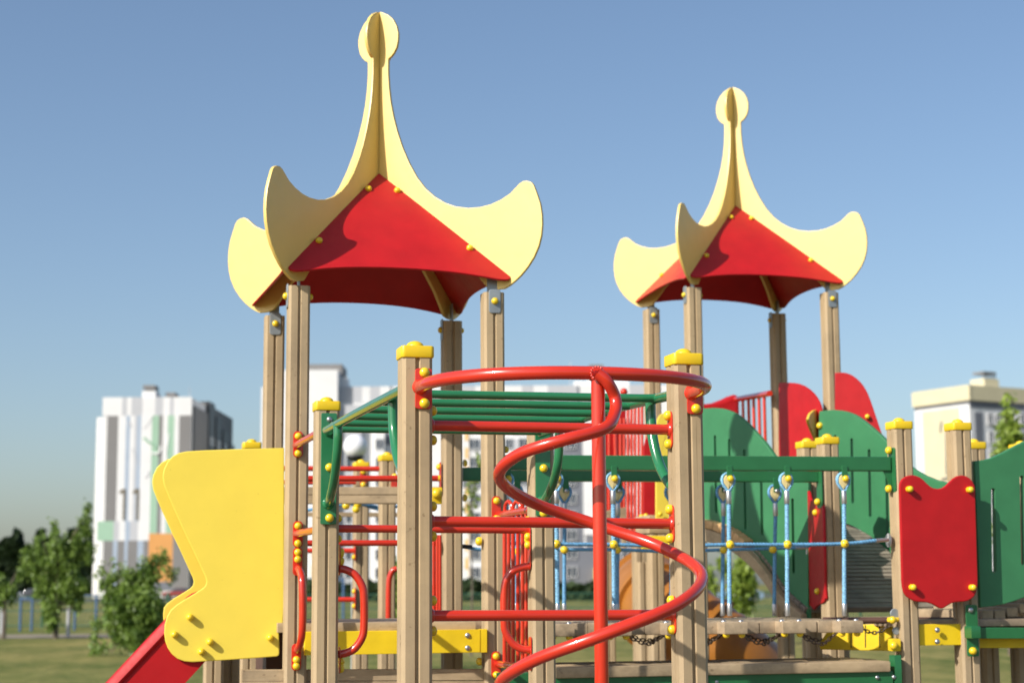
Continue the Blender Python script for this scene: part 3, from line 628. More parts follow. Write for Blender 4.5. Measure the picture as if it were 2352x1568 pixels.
car(1690, 150, (0.22, 0.30, 0.42, 1), 'blue grey car seen under the humped ramp'); car(2150, 150, (0.5, 0.5, 0.5, 1), 'light grey car seen between the right platform posts')


# ================================================================== CLIMBING FRAME (spiral, overhead ladder)
def pxz(x, y, Y): return P(x, y, Y)
ZC = P(953, 792, 5.65).z - 0.012
A = P(952.5, 1175, 5.65); Bp = P(1577, 1175, 5.88); Cc = P(748, 1180, 7.3); D = P(1243, 1300, 7.53)
cf = thing('climbing_frame', 'red spiral tube climber with green overhead ladder on four yellow capped posts in the foreground', 'climbing frame', (0.15, 6.5, 0))
PT = {}
for k, p in (('A', A), ('B', Bp), ('C', Cc), ('D', D)): PT[k] = post(cf, p.x, p.y, {'A': P(953, 821, 5.6).z, 'B': P(1573, 837, 5.83).z}.get(k, P(748, 942, 7.25).z)+0.014)
# ring at the top
zr = P(1200, 859, 5.27).z
a0 = A+FN*0.056+U*0.007; b0 = Bp+FN*0.056+U*0.007; a0.z = b0.z = zr
mid = (a0+b0)/2; rad = (b0-a0).length/2; ex = (b0-a0).normalized()
ring = [a0 + FN*0.0]
for k in range(0, 25):
    t = math.pi*k/24
    ring.append(mid - ex*rad*math.cos(t) + FN*(0.03+0.44*math.sin(t)**0.85 if math.sin(t) > 0 else 0.03))
ring.append(b0)
ro = tube(cf, 'ring_bar', catmull(ring, 4), 0.0208, M_redt, 20)
for k, p in (('A', a0), ('B', b0)):
    dx = 0.0115
    c = Vector((p.x, p.y, zr-0.005)) - FN*0.006 + U*dx
    po = plate(cf, c, FN, 0.056, 0.132, M_redt, bolts=((0.002, 0.052), (0.002, -0.048)), r=0.01, s=0.98)
    bb = MB(); bb.lathe(p-FN*0.002, FN, [(0.0265, 0), (0.024, 0.004), (0.0215, 0.012), (0.0205, 0.02)], 20); part('weld', bb, M_redt, po)
# pole and helix
pc = mid + FN*(0.03+0.44*math.sin(math.acos(max(-1, min(1, -((P(1372, 900, 5.27)-mid).dot(ex))/rad))))**0.85)
pc = Vector((mid.x, mid.y, 0)) + ex*((P(1372, 900, 5.27)-mid).dot(ex)); pc = pc + FN*(0.03+0.44*math.sqrt(max(0, 1-(((P(1372, 900, 5.27)-mid).dot(ex))/rad)**2))**0.85)
AX = Vector((pc.x, pc.y, 0))
tube(cf, 'pole', [Vector((AX.x, AX.y, -0.2)), Vector((AX.x, AX.y, zr-0.012))], 0.0212, M_redt, 20)
def zy(y, Y): return P(1376, y, Y).z
hx = []
Yc = AX.y
cf_ctrl = [(185, 0.036, zr-0.004), (140, 0.042, zy(880, Yc)), (102, 0.052, zy(915, Yc)), (128, 0.060, zy(950, Yc-.04)), (175, 0.115, zy(984, Yc-0.12)),
           (215, 0.20, zy(1010, Yc-0.17)), (245, 0.262, zy(1040, Yc-.12)), (270, 0.300, zy(1082, Yc)), (295, .303, zy(1120, Yc+.13)), (325, .303, zy(1160, Yc+.25)), (360, 0.303, zy(1203, Yc+0.3))]
for q in (1, 2, 3, 4, 5, 6, 7, 8, 9, 10):
    th = 360+45*q; cf_ctrl.append((th, 0.303, zy(1203, Yc+0.3)-0.0815*q))
hp = []
for th, rr, z in cf_ctrl:
    a = R(th)     # 0 behind, 90 right, 180 front, 270 left
    hp.append(Vector((AX.x+rr*math.sin(a), AX.y+rr*math.cos(a), z)))
sp_ = tube(cf, 'spiral_tube', catmull(hp, 7), 0.0185, M_redt, 18)
rw_ = random.Random(4); bb = MB()
for k in range(26):
    a = 2*math.pi*k/26; bb.sphere(Vector((AX.x+0.0225*math.cos(a), AX.y+0.0225*math.sin(a), zr-0.019+rw_.uniform(-.002, .002))), rw_.uniform(0.0035, 0.0055), 4)
for k in range(14):
    a = 2*math.pi*k/14; bb.sphere(hp[0]+Vector((0.019*math.cos(a), 0.004, 0.019*math.sin(a))), rw_.uniform(0.0035, 0.0055), 4)
part('weld', bb, M_redt, sp_)
# rungs A-B
for y0, y1 in ((977.5, 986), (1197, 1202), (1413, 1411.5)):
    p0 = P(990, y0, A.y+0.012); p1 = P(1543, y1, Bp.y-0.03)
    z = (p0.z+p1.z)/2
    p0 = A+U*0.045; p1 = Bp-U*0.05; p0.z = P(1000, y0, 5.67).z; p1.z = P(1540, y1, 5.86).z
    r = tube(cf, 'rung', [p0, p1], 0.0178, M_redt, 18)
    for p, n in ((p0+U*0.004, U), (p1, LN)):
        bb = MB(); bb.lathe(p+n*0.003, n, [(0.0255, 0), (0.0245, 0.004), (0.021, 0.009), (0.0175, 0.012)], 14); part('weld', bb, M_redt, r)
        o = plate(r, p, n, 0.045, 0.125, M_redt, T=0.005, bolts=((-0.004, 0.048), (-0.004, -0.048)), r=0.02)
# C-D rungs
for y0, y1 in ((1213, 1216),):
    p0 = Cc+U*0.045; p1 = D-U*0.05; p0.z = P(780, y0, 7.3).z; p1.z = P(1212, y1, 7.5).z
    r = tube(cf, 'rung', [p0, p1], 0.0165, M_redt, 16)
    plate(r, p1, LN, 0.04, 0.115, M_redt, T=0.005, bolts=((0.0, -0.042), (0, 0.042)), r=0.018)
    plate(r, p0, U, 0.04, 0.115, M_redt, T=0.005, bolts=((0.0, -0.042), (0, 0.042)), r=0.018)
for y in (1272, 1290, 1518, 1530): bolt(PT['C'], P(781, y, 7.33), U, s=0.9)
# overhead green ladder
ZL = P(749, 987, 7.19).z
def LP(x, y, Y):
    p = P(x, y, Y); p.z = ZL; return p
l0 = LP(750, 988, 7.2); l1 = LP(925, 898, 5.71); r0 = LP(1243, 1000, 7.44); r1 = LP(1547, 900, 5.92)
lad = tube(cf, 'ladder_rail', catmull([l0, l0.lerp(l1, 0.33)+UP*0.002, l0.lerp(l1, 0.66)+UP*0.002, l1], 6), 0.0175, M_grnt, 18)
rad_ = tube(cf, 'ladder_rail', catmull([r0, r0.lerp(r1, 0.33)+UP*0.012, r0.lerp(r1, 0.66)+UP*0.012, r1], 6), 0.0175, M_grnt, 18)
for i in range(6):
    Yb = 5.86+0.265*i
    tl = (l0.y-Yb)/(l0.y-l1.y); a = l0.lerp(l1, tl); 
    Yr = Yb+0.215; tr = (r0.y-Yr)/(r0.y-r1.y); c = r0.lerp(r1, min(1, tr))
    a.z += 0.008; c.z += 0.008
    q = a.lerp(c, 0.06); q2 = a.lerp(c, 0.94)
    tube(cf, 'ladder_bar', catmull([a, q+UP*-0.004, a.lerp(c, 0.5)-UP*0.004, q2-UP*0.004, c], 3), 0.0145, M_grnt, 14)
# green mounting strips and curved braces
def strip(pxs, y0, y1, Y, post_, bolts, sb=None):
    x0, x1 = pxs; c = P((x0+x1)/2, (y0+y1)/2, Y); w = (x1-x0)/FPX*Y; h = (y1-y0)/FPX*Y
    o = plate(cf, c, FN, w, h, M_grnt, T=0.007, r=0.007, name='mounting_strip')
    for y in bolts: bolt(o, P((x0+x1)/2+2, y, Y-0.007), FN, s=1.06)
    for y in (sb or ()): bolt(o, P((x0+x1)/2+2, y, Y-0.007), FN, B_M)
    return o
YC_ = Cc.y-0.052; YD_ = D.y-0.052
sC = strip((736.5, 773), 948, 1203, YC_, 'C', (1073, 1189), (963,))
sD = strip((1229, 1264), 985, 1184, YD_, 'D', (1075, 1178))
for o, c in ((sC, P(756, 990, YC_-0.006)), (sC, P(754, 1156, YC_-0.006)), (sD, P(1244, 1152, YD_-0.006))):
    bb = MB(); bb.lathe(c+Vv*0.004, FN, [(0.027, 0), (0.024, 0.008), (0.018, 0.016), (0.016, 0.02)], 18); part('weld', bb, M_grnt, o)
def brace(pts): tube(cf, 'brace', catmull([P(*p) for p in pts], 8), [0.0185]*(8*(len(pts)-1)+1), M_grnt, 16)
brace([(776, 972, 6.93), (776, 1010, 6.93), (773, 1055, 6.96), (768, 1100, 7.03), (760, 1138, 7.13), (754, 1157, YC_)])
brace([(1284, 990, 7.18), (1284, 1025, 7.18), (1280, 1070, 7.2), (1270, 1110, 7.28), (1256, 1140, 7.38), (1244, 1153, YD_)])
brace([(903, 915, 5.98), (903, 950, 5.98), (905, 990, 5.97), (912, 1040, 5.92), (922, 1075, 5.84), (930, 1085, 5.70)])
brace([(1494, 925, 6.12), (1495, 960, 6.12), (1500, 1010, 6.10), (1514, 1065, 6.06), (1535, 1105, 5.99), (1560, 1130, 5.93)])
# D-handles on C and D
def handle(root, pts, Y, n, pls, w=0.045, name='handle', r=0.0165):
    path = catmull([P(x, y, YY) for x, y, YY in pts], 7); o = tube(root, name, path, r, M_redt, 16)
    for (x, y, YY, h, bs_) in pls:
        c = P(x, y, YY); s = YY/FPX
        plate(o, c, n, w, h*s, M_redt, T=0.005, bolts=[(0, dz*s) for dz in bs_], r=0.018)
    return o
handle(cf, [(776, 1305, 7.33), (795, 1308, 7.33), (816, 1320, 7.33), (832, 1346, 7.33), (836, 1375, 7.33), (836, 1435, 7.33), (832, 1462, 7.33), (816, 1487, 7.33), (797, 1498, 7.33), (776, 1502, 7.33)], 7.33, U, [(778, 1285, 7.33, 70, (18, -2)), (778, 1515, 7.33, 60, (-4, -20))])
handle(cf, [(1216, 1300, 7.5), (1200, 1302, 7.5), (1178, 1311, 7.5), (1162, 1334, 7.5), (1158, 1362, 7.5), (1158, 1425, 7.5), (1162, 1452, 7.5), (1178, 1477, 7.5), (1198, 1489, 7.5), (1219, 1492, 7.5)], 7.5, LN, [(1217, 1258, 7.5, 98, (26, 7)), (1219, 1500, 7.5, 76, (-22,))])

# ================================================================== ROOFED TOWERS
def roofed_tower(root, E, Fp, G, H, tops, dz=0.0):
    c = (E+H+Fp+G)/4; c.z = 0
    return c
E = P(682, 1000, 8.06); F = P(628, 900, 8.96); G = P(1037, 900, 9.18); H = P(1131.5, 900, 8.28)
zt = [P(683, 662, 8.02).z, P(628, 722, 8.92).z, P(1037, 732, 9.12).z, P(1131, 672, 8.24).z]
CT = (E+F+G+H)/4; CT.z = 0; CT.x -= 0.009
ROT2 = Matrix.Rotation(R(2.2), 3, 'Z')
dH = (H-F); dH.z = 0; dH.normalize(); dH = ROT2 @ dH
dE = (E-G); dE.z = 0; dE.normalize(); dE = ROT2 @ dE
nH = Vector((dH.y, -dH.x, 0)); nH = nH if nH.y < 0 else -nH
def rz(zx, zy_):
    x, y = ZP(540, 0, 1.9605, [(zx, zy_)])[0]
    p = Hit(x, y, Vector((CT.x, CT.y, 2)), nH); return ((p-CT).dot(dH), p.z)
prof_px = [(790, 64), (820, 64), (848, 76), (872, 98), (889, 130), (897, 165), (896, 200), (889, 235), (876, 262), (862, 280), (849, 290)]
neck_px = [(848, 310), (848, 360), (852, 430), (860, 500), (873, 570), (892, 645), (918, 725), (950, 800), (988, 870), (1030, 925), (1075, 965), (1125, 995), (1180, 1014), (1240, 1021), (1300, 1016), (1350, 1003), (1400, 980), (1445, 950), (1475, 918), (1492, 900), (1510, 889), (1530, 888), (1548, 894), (1560, 908), (1578, 955), (1593, 1000), (1601, 1050), (1603, 1100), (1598, 1155), (1585, 1208), (1562, 1262), (1530, 1312), (1497, 1352), (1470, 1378), (1440, 1402), (1415, 1416), (1375, 1420), (1335, 1414)]
profile = [rz(*p) for p in prof_px+neck_px]
profile[0] = (0.0, profile[0][1])
h0 = rz(831, 862); h1 = rz(1450, 1352)
slope = (h1[1]-h0[1])/(h1[0]-h0[0])
def zhip(r): return h0[1]+slope*(r-h0[0])
xe, ze = profile[-1]
def rib_mesh(r_start):
    pr = [(max(r, r_start), z) for r, z in profile]
    # underside: runs parallel to the hip, 0.1 m below it, back to the axis
    pr += [(xe-0.10, zhip(xe-0.10)-0.115), (0.30, zhip(0.30)-0.10), (0.12, zhip(0.12)-0.10), (r_start, zhip(0.05)-0.09)]
    return pr
def dome_roof(root, c, dirs, dzz=0.0, plates=True):
    for i, d in enumerate(dirs):
        n = Vector((d.y, -d.x, 0)); rs = 0.0 if i % 2 == 0 else 0.0095
        b = MB(); pts = [Vector((c.x, c.y, 0))+d*r+UP*(z+dzz)+n*0.009 for r, z in rib_mesh(rs)]
        b.prism(pts, n, 0.018, 0.003); part('roof_rib', b, M_rib, root)
    for i in range(4):
        d0, d1 = dirs[i], dirs[(i+1) % 4]
        def pt(s, t):
            r = h1[0]*t; a = Vector((c.x, c.y, 0))+d0*r+UP*(zhip(r)+dzz); bq = Vector((c.x, c.y, 0))+d1*r+UP*(zhip(r)+dzz)
            return a.lerp(bq, (s/t+1)/2)
        nrm = (pt(1, 1)-pt(0, 0.05)).cross(pt(-1, 1)-pt(0, 0.05)).normalized()
        if nrm.z < 0: nrm = -nrm
        k = 0.013
        low = cat2([(-0.995, 1.0), (-0.975, 1.025), (-0.93, 1.037), (-0.86, 1.033), (-0.72, 1.012), (-0.5, 0.988), (-0.25, 0.974), (0, 0.970), (0.25, 0.974), (0.5, 0.988), (0.72, 1.012), (0.86, 1.033), (0.93, 1.037), (0.975, 1.025), (0.995, 1.0)], 3)
        pts = [pt(0, 0.03)] + [pt(s, t) for s, t in low]
        b = MB(); b.prism(pts, nrm, 0.012, 0.003); o = part('roof_panel', b, M_redp, root)
        for s, t in ((-0.135, 0.21), (0.135, 0.21), (-0.68, 0.755), (0.68, 0.755)):
            bolt(o, pt(s, t), nrm, s=1.0)
dirs = [dE, dH, -dE, -dH]
t1 = thing('roofed_tower', 'larger nearer play tower with onion shaped yellow and red roof, left of centre', 'play tower', (CT.x, CT.y, 0), 'play towers with onion roofs')
dome_roof(t1, CT, dirs)
def tower_posts(root, pts, z, signs):
    out = []
    for p, pn in zip(pts, signs):
        o = post(root, p.x, p.y, z, cap=False); out.append(o)
        c = Vector((p.x, p.y, z-0.045)); n = pn
        pl = plate(o, c+n*0.05, n, 0.058, 0.115, M_zinc, T=0.005, r=0.012, name='roof_bracket', bolts=())
        q = MB(); q.box(c+UP*0.085+n*0.0, UP.cross(n)*0.05, n*0.008, UP*0.11, 0.001)
        q.box(c+UP*0.046+n*0.02, UP.cross(n)*0.05, n*0.06, UP*0.006, 0.001)
        part('roof_hinge', q, M_zinc, o)
        bolt(o, c+n*0.055, n, s=1.0)
        bolt(o, c-n*0.052+UP*0.0, -n, s=0.9)
    return out
zp1 = sum(zt)/4
T1 = tower_posts(t1, (E, F, G, H), zp1, (LN, FN, LN, FN))
# -- deck of the first tower
ZD = P(900, 1429, 8.0).z
b = MB(); cc = (E+H)/2; 
for i in range(7):
    c = (E+H)/2 + Vv*(0.10+0.125*i); c.z = ZD-0.019
    b.box(c, U*(0.93), Vv*0.12, UP*0.038, 0.003)
part('deck', b, M_plank, t1)
b = MB(); c = (E+H)/2+FN*0.028+LN*0.03; c.z = ZD-0.022; b.box(c, U*0.80, Vv*0.03, UP*0.044, 0.003)
b.box(c+LN*0.485+Vv*0.09, U*0.05, Vv*0.05, UP*0.044, 0.003)
part('deck_edge', b, M_board, t1)
c0 = P(700, 1477, 7.99); c1 = P(1103, 1471, 8.19)
def beam(root, name, p0, p1, n, h, T, matl, b_=0.002, label=None):
    bb = MB(); d = p1-p0
    bb.prism([p0-UP*h/2, p1-UP*h/2, p1+UP*h/2, p0+UP*h/2], n, T, b_); return part(name, bb, matl, root, label)
fb = beam(t1, 'fascia_beam', c0, c1, FN, 0.105, 0.045, M_fas)
for x, y in ((1074, 1458.5), (1074, 1487)): bolt(fb, P(x, y, 8.175), FN, B_M, 1.05)
c2 = P(1119, 1470.5, 8.20); beam(t1, 'fascia_end', c1+U*0.001, c2, FN, 0.107, 0.05, M_fas)
for x, y, Y in ((1012, 1258, 9.15),): bolt(T1[2], P(x, y, Y), LN, s=1.25)
bolt(T1[3], P(1103.5, 1242.5, 8.26), LN, s=1.25); bolt(T1[3], P(1103.5, 1518, 8.26), LN, s=1.1)
bolt(T1[3], P(1160, 1032, 8.3), U, s=1.0); bolt(T1[3], P(1000, 940, 5.68), U, s=0.001) if False else None
for x, y in ((1065, 1063), (1065, 1143)): bolt(T1[2], P(x, y, 9.2), U, s=1.1)
# lower platform boards
for y0, y1, Yf in ((1537, 1562, 8.12), (1564, 1590, 8.12)):
    p0 = P(556, (y0+y1)/2+1, Yf-0.12); p1 = P(1112, (y0+y1)/2-1, Yf+0.14)
    beam(t1, 'lower_board', p0, p1, ang_norm(p0.copy(), p1.copy()), (y1-y0)/FPX*Yf, 0.05, M_board)
# dark brown box standing in for the shadow under the lower storey
p0 = P(597, 1700, 8.75); b = MB(); b.box(P(618, 1640, 8.9), U*0.09, Vv*0.5, UP*0.9, 0.002); part('side_wall_or_shade', b, M_brown, t1)
# rungs F-G
for (x0, y0, Y0, x1, y1, Y1, pl) in ((655, 1099, 8.98, 1012, 1098, 9.16, True), (655, 1247, 8.98, 1010, 1246, 9.16, False)):
    a_, b_ = P(x0, y0, Y0), P(x1, y1, Y1); r = tube(t1, 'rung', [a_, b_], 0.0158, M_redt, 14)
    if pl: plate(r, b_, LN, 0.04, 0.17, M_redt, T=0.005, bolts=((0, 0.06), (0, -0.0)), r=0.018)
b = MB(); b.box(P(1002, 1138, 8.95), U*0.05, Vv*0.05, UP*0.085, 0.004); yb = part('yellow_bracket', b, M_yel, t1); bolt(yb, P(1003, 1133, 8.92), FN, s=1.5)
# tubes E - C and H - D
def stub(a_, b_, pc_, n, hh, bo, r=0.0165):
    o = tube(t1, 'side_tube', catmull([P(*p) for p in (a_, b_)], 2), r, M_redt, 16)
    plate(o, P(*pc_), n, 0.046, hh, M_redt, T=0.005, bolts=bo, r=0.02); return o
YE = E.y-0.055; YH = H.y-0.055
stub((680, 1022, YE), (748, 985, 7.36), (684.5, 1020, YE), FN, 0.122, ((0, 0.037), (0, -0.042)))
stub((680, 1225, YE), (748, 1213, 7.36), (684, 1226, YE), FN, 0.120, ((0, 0.037), (0, -0.042)))
ho = handle(t1, [(684, 1306, YE), (686, 1306, YE-0.03), (691, 1318, YE-0.075), (694, 1340, YE-0.105), (695, 1400, YE-0.11), (694, 1450, YE-0.105), (690, 1475, YE-0.075), (684, 1490, YE-0.03), (681, 1492, YE)], YE, FN, [(683.5, 1289, YE, 64, (21, 5)), (680.5, 1508, YE, 60, (-6, -20))], w=0.044)
# balustrade H-D
q0 = P(1143, 1182, YH+0.03); q1 = P(1218, 1171, 7.58); q2 = P(1140, 1523, YH+0.03); q3 = P(1218, 1534, 7.58)
bl = tube(t1, 'balustrade_rail', [q0, q1], 0.0165, M_redt, 16); tube(t1, 'balustrade_rail', [q2, q3], 0.0165, M_redt, 16)
plate(t1, P(1140, 1168, YH), FN, 0.046, 0.12, M_redt, T=0.005, bolts=((0, 0.037), (0, -0.045)), r=0.02)
plate(t1, P(1139, 1526, YH), FN, 0.046, 0.125, M_redt, T=0.005, bolts=((0, 0.040), (0, -0.045)), r=0.02)
for i, (x, pr_) in enumerate(((1159, 0), (1168.5, 0), (1178.5, 1), (1190, 1), (1200.5, 2), (1209, 2))):
    t = (x-1143)/75.0; top = q0.lerp(q1, t); bot = q2.lerp(q3, t); yy = top.y
    tp = P(x, 1180-8*t, yy); bt = P(x, 1523+11*t, yy)
    tube(t1, 'baluster', [tp, bt], 0.0095, M_redt, 10)
for xa, xb in ((1159.5, 1176), (1178.5, 1195.5), (1199, 1214)):
    t = ((xa+xb)/2-1143)/75; Yq = q0.lerp(q1, t).y
    pa = P(xa, 1181, Yq+0.03); pb = P(xb, 1179, Yq-0.03); top = P((xa+xb)/2, 1151, Yq)
    tube(t1, 'baluster_loop', catmull([pa, P(xa+0.6, 1163, Yq+.028), P(xa+4, 1154.5, Yq+.015), top, P(xb-4, 1154, Yq-.015), P(xb-0.6, 1162, Yq-.028), pb], 4), 0.0085, M_redt, 10)
for x in (996, 1004.5, 1010.5): tube(t1, 'baluster', [P(x, 1228, 9.0-0.0*x), P(x, 1412, 9.0)], 0.0095, M_redt, 10)

# second tower -----------------------------------------------------
I_ = P(1593, 800, 11.3); J_ = P(1497, 800, 12.2); K_ = P(1908, 800, 11.53); L_ = P(1787, 800, 12.43)
CT2 = (I_+J_+K_+L_)/4; CT2.z = 0
z2 = [P(1593, 662, 11.27).z, P(1497, 708, 12.17).z, P(1908, 678, 11.48).z, P(1787, 713, 12.37).z]
zp2 = sum(z2)/4
t2 = thing('roofed_tower', 'smaller farther play tower with onion shaped yellow and red roof, at the right', 'play tower', (CT2.x, CT2.y, 0), 'play towers with onion roofs')
e2 = (I_-L_); e2.z = 0; e2.normalize(); k2 = (K_-J_); k2.z = 0; k2.normalize(); e2 = Matrix.Rotation(R(1.6), 3, 'Z') @ e2; k2 = Matrix.Rotation(R(1.0), 3, 'Z') @ k2
dome_roof(t2, CT2, [e2, k2, -e2, -k2], zp2-zp1)
T2 = tower_posts(t2, (I_, J_, L_, K_), zp2, (LN, FN, LN, FN))
# guard panels of the second tower
pn = ang_norm(L_.copy(), K_.copy())
p0 = P(1790, 960, 11.96)
red_pts = ZP(1740, 880, 3.733, [(772, 292), (782, 284), (850, 284), (900, 286), (950, 294), (1000, 313), (1045, 342), (1085, 378), (1120, 422), (1145, 468), (1160, 510), (1175, 600), (1185, 700), (1190, 990), (772, 990)])
pnl = ang_norm(P(1790, 960, 11.95), P(1900, 960, 11.30))
b = MB(); b.prism(outline(red_pts, p0, pnl), pnl, 0.016, 0.003); part('guard_panel', b, M_redp, t2)
red2 = ZP(1980, 900, 5.227, [(560, 165), (645, 160), (700, 165), (750, 180), (800, 205), (850, 242), (900, 290), (945, 350), (985, 420), (1010, 480), (1050, 590), (1100, 740), (1150, 890), (1190, 1000), (1190, 1180), (560, 1180)])
p0 = P(1935, 950, 11.22); n2 = (FN*0.9+LN*0.43).normalized()
b = MB(); b.prism(outline(red2, p0, n2), n2, 0.016, 0.003); o = part('slide_side_panel', b, M_redp, t2)
bolt(o, Hit(2168.5*2352/2560, 1041.5*2352/2560, p0, n2), n2, B_L)
yp = ZP(1980, 900, 5.227, [(360, 640), (290, 655), (240, 700), (215, 770), (225, 830), (260, 920), (300, 1010), (320, 1110), (420, 1110), (420, 640)])
nyp = (U*0.85+FN*0.52).normalized(); p0 = P(1870, 980, 11.3); b = MB(); b.prism(outline(yp, p0, nyp), nyp, 0.016, 0.003); part('inner_panel', b, M_slide_y, t2)
# platform of second tower
b = MB(); ZD2 = P(1600, 1210, 10.9).z
for i in range(7):
    c = (I_+K_)/2+Vv*(0.07+0.125*i); c.z = ZD2-0.02; b.box(c, U*0.9, Vv*0.12, UP*0.04, 0.003)
part('deck', b, M_plank, t2)
# railing behind: red sloping rail with bars
rt = [(1690, 917, 13.3), (1768, 903, 12.2)]
a_, b_ = P(*rt[0]), P(*rt[1]); tube(t2, 'railing', [a_, b_], 0.021, M_redt, 14)
for x in (1706, 1719, 1730.5, 1743, 1755): 
    t = (x-1690)/78; p = a_.lerp(b_, t); p = P(x, 916-13*t, p.y); q = p.copy(); q.z = P(x, 1100, p.y).z; tube(t2, 'railing_bar', [p, q], 0.0125, M_redt, 10)
# red curved chute head behind the railing
hd = [(1600, 921), (1622, 920), (1640, 919.5), (1655, 917), (1672, 909), (1685, 905)]
sh = ZP(1750, 940, 6.03, [(-100, 416), (75, 416), (200, 402), (260, 385), (330, 355), (420, 322), (500, 280), (520, 274), (550, 274), (580, 290), (600, 315), (607, 350), (612, 700), (-100, 700)])
p0 = P(1650, 940, 13.3); b = MB(); b.prism(outline(sh, p0, FN), FN, 0.18, 0.03); part('chute_head', b, M_redp, t2)

# ================================================================== far red and yellow climbing wall left of the second tower
fw = thing('play_wall', 'red climbing wall with vertical bars and a yellow board, behind the rope bridge', 'play wall', (P(1450, 1000, 12.6).x, 12.6, 0))
pf = P(1410, 1000, 12.6)
def fpart(name, pts, Y, m_, T=0.02, n=FN, bv=0.004): 
    b = MB(); p = P(pts[0][0], pts[0][1], Y); b.prism(outline(pts, p, n), n, T, bv); return part(name, b, m_, fw)
fpart('red_board', [(1376, 911), (1390, 910), (1438, 905), (1438, 1165), (1410, 1172), (1376, 1182)], 12.7, M_redp)
b = MB()
for x in (1399, 1411, 1425, 1434): b.tube([P(x, 960, 12.66), P(x+ (6 if x == 1411 else 0), 1170, 12.66)], 0.012, 8)
part('board_rib', b, M_redt, fw)
for x in (1442.5, 1450.5, 1458.5, 1467, 1475): tube(fw, 'bar', [P(x, 915, 12.3), P(x, 1235, 12.3)], 0.0105, M_redt, 10)
b = MB(); b.sphere(P(1433, 900, 12.5), 0.028, 8); part('knob', b, M_redt, fw)
fpart('red_side_board', [(1479, 1028), (1483, 1010), (1503, 960), (1506, 960), (1506, 1190), (1479, 1190)], 12.0, M_redp)
fpart('side_board', [(1389, 1190), (1389, 1173), (1425, 1166), (1439, 1164), (1439, 1260), (1430, 1260), (1428, 1190)], 12.4, M_board)
ybd = cat2([(1507, 1193), (1507, 1080), (1507, 985), (1509, 968), (1516, 953), (1524, 949), (1531, 952), (1537, 962), (1539, 980), (1539, 1193)], 3)
yo = fpart('yellow_board', ybd, 11.5, M_slide_y)
bolt(yo, P(1516, 1180, 11.48), FN)
bolt(yo, P(1483.5, 1184, 11.9), FN, s=1.0); bolt(yo, P(1473, 1186, 11.9), FN, s=1.0)
b = MB(); p0 = P(1478, 1218, 11.6); b.box(P(1508, 1205, 11.7), U*0.2, Vv*0.3, UP*0.12, 0.006); part('step_box', b, M_board, fw)
b = MB(); b.box(P(1506, 1245, 11.45), U*0.19, Vv*0.03, UP*0.085, 0.003); part('fascia_beam', b, M_fas, fw)
for x, Y in ((1392, 12.9), (1468, 12.95)):
    p = P(x, 1200, Y); post(fw, p.x, p.y, P(x, 1190, Y).z, cap=False)
# ================================================================== SLIDE (left)
Ys = 7.9
sl_ = thing('slide', 'red slide chute with two big yellow side boards, left of the nearer tower', 'slide', (P(500, 1300, Ys).x, Ys, 0))
ny = FN
near = ZP(200, 900, 1.943, [(992, 425), (800, 430), (600, 437), (520, 442), (480, 450), (450, 466), (425, 492), (407, 530), (401, 565), (407, 605), (425, 650), (455, 720), (500, 820), (550, 925), (590, 1012), (610, 1055), (614, 1075), (610, 1092), (596, 1107), (560, 1130), (510, 1160), (470, 1186), (440, 1212), (422, 1245), (411, 1285), (409, 1325), (413, 1360), (425, 1395), (445, 1425), (472, 1448), (505, 1461), (545, 1465), (700, 1456), (860, 1445), (955, 1438), (966, 1432), (969, 1420), (967, 1330), (966, 1282), (985, 1282), (992, 1200), (992, 800)])
far = near[:21]+ZP(200, 900, 1.943, [(500, 1168), (478, 1184), (462, 1205), (458, 1240), (462, 1300), (480, 1380), (520, 1430)])+near[31:]
# plane follows the tower front, turned a little towards the viewer at the chute end
nS = (FN*math.cos(R(3)) + LN*math.sin(R(3))).normalized()
Ln = outline(near, P(650, 1300, 8.13), nS)
b = MB(); b.prism(Ln, nS, 0.018, 0.0045); so1 = part('side_board', b, M_slide_y, sl_)
off = P(346, 1090, 8.22)-Hit(374, 1075, P(650, 1300, 8.13), nS)
off = -FN*0.42 + LN*0.03; off.z = 0
b = MB(); b.prism([p+off for p in outline(far, P(650, 1300, 8.13), nS)], nS, 0.018, 0.0045); part('side_board', b, M_slide_y, sl_)
for bx, by in ((534, 1247), (459, 1331), (631, 1367), (589, 1414), (923, 1347)):
    x, y = ZP(200, 900, 1.943, [(bx, by)])[0]; bolt(so1, Hit(x, y, P(650, 1300, 8.13), nS)+nS*0.0, nS, B_L)
# chute: U section swept down to the left
pc0 = Hit(448, 1368, P(650, 1300, 8.13), nS); 
sidepl = P(650, 1300, 8.13)-nS*0.022
def HS(x, y): return Hit(x, y, sidepl, nS)
tA = HS(380, 1423); tB = HS(243.6, 1568); bA = HS(500, 1520); 
dirc = (tB-tA).normalized(); Lc = 2.1
tE = tA+dirc*Lc
wall = 0.245                                         # depth of the chute side
perp = (UP - dirc*UP.dot(dirc)).normalized()
def Ush(T0, T1, inner):
    pass
vs = []; sec = []
Wd = 0.40
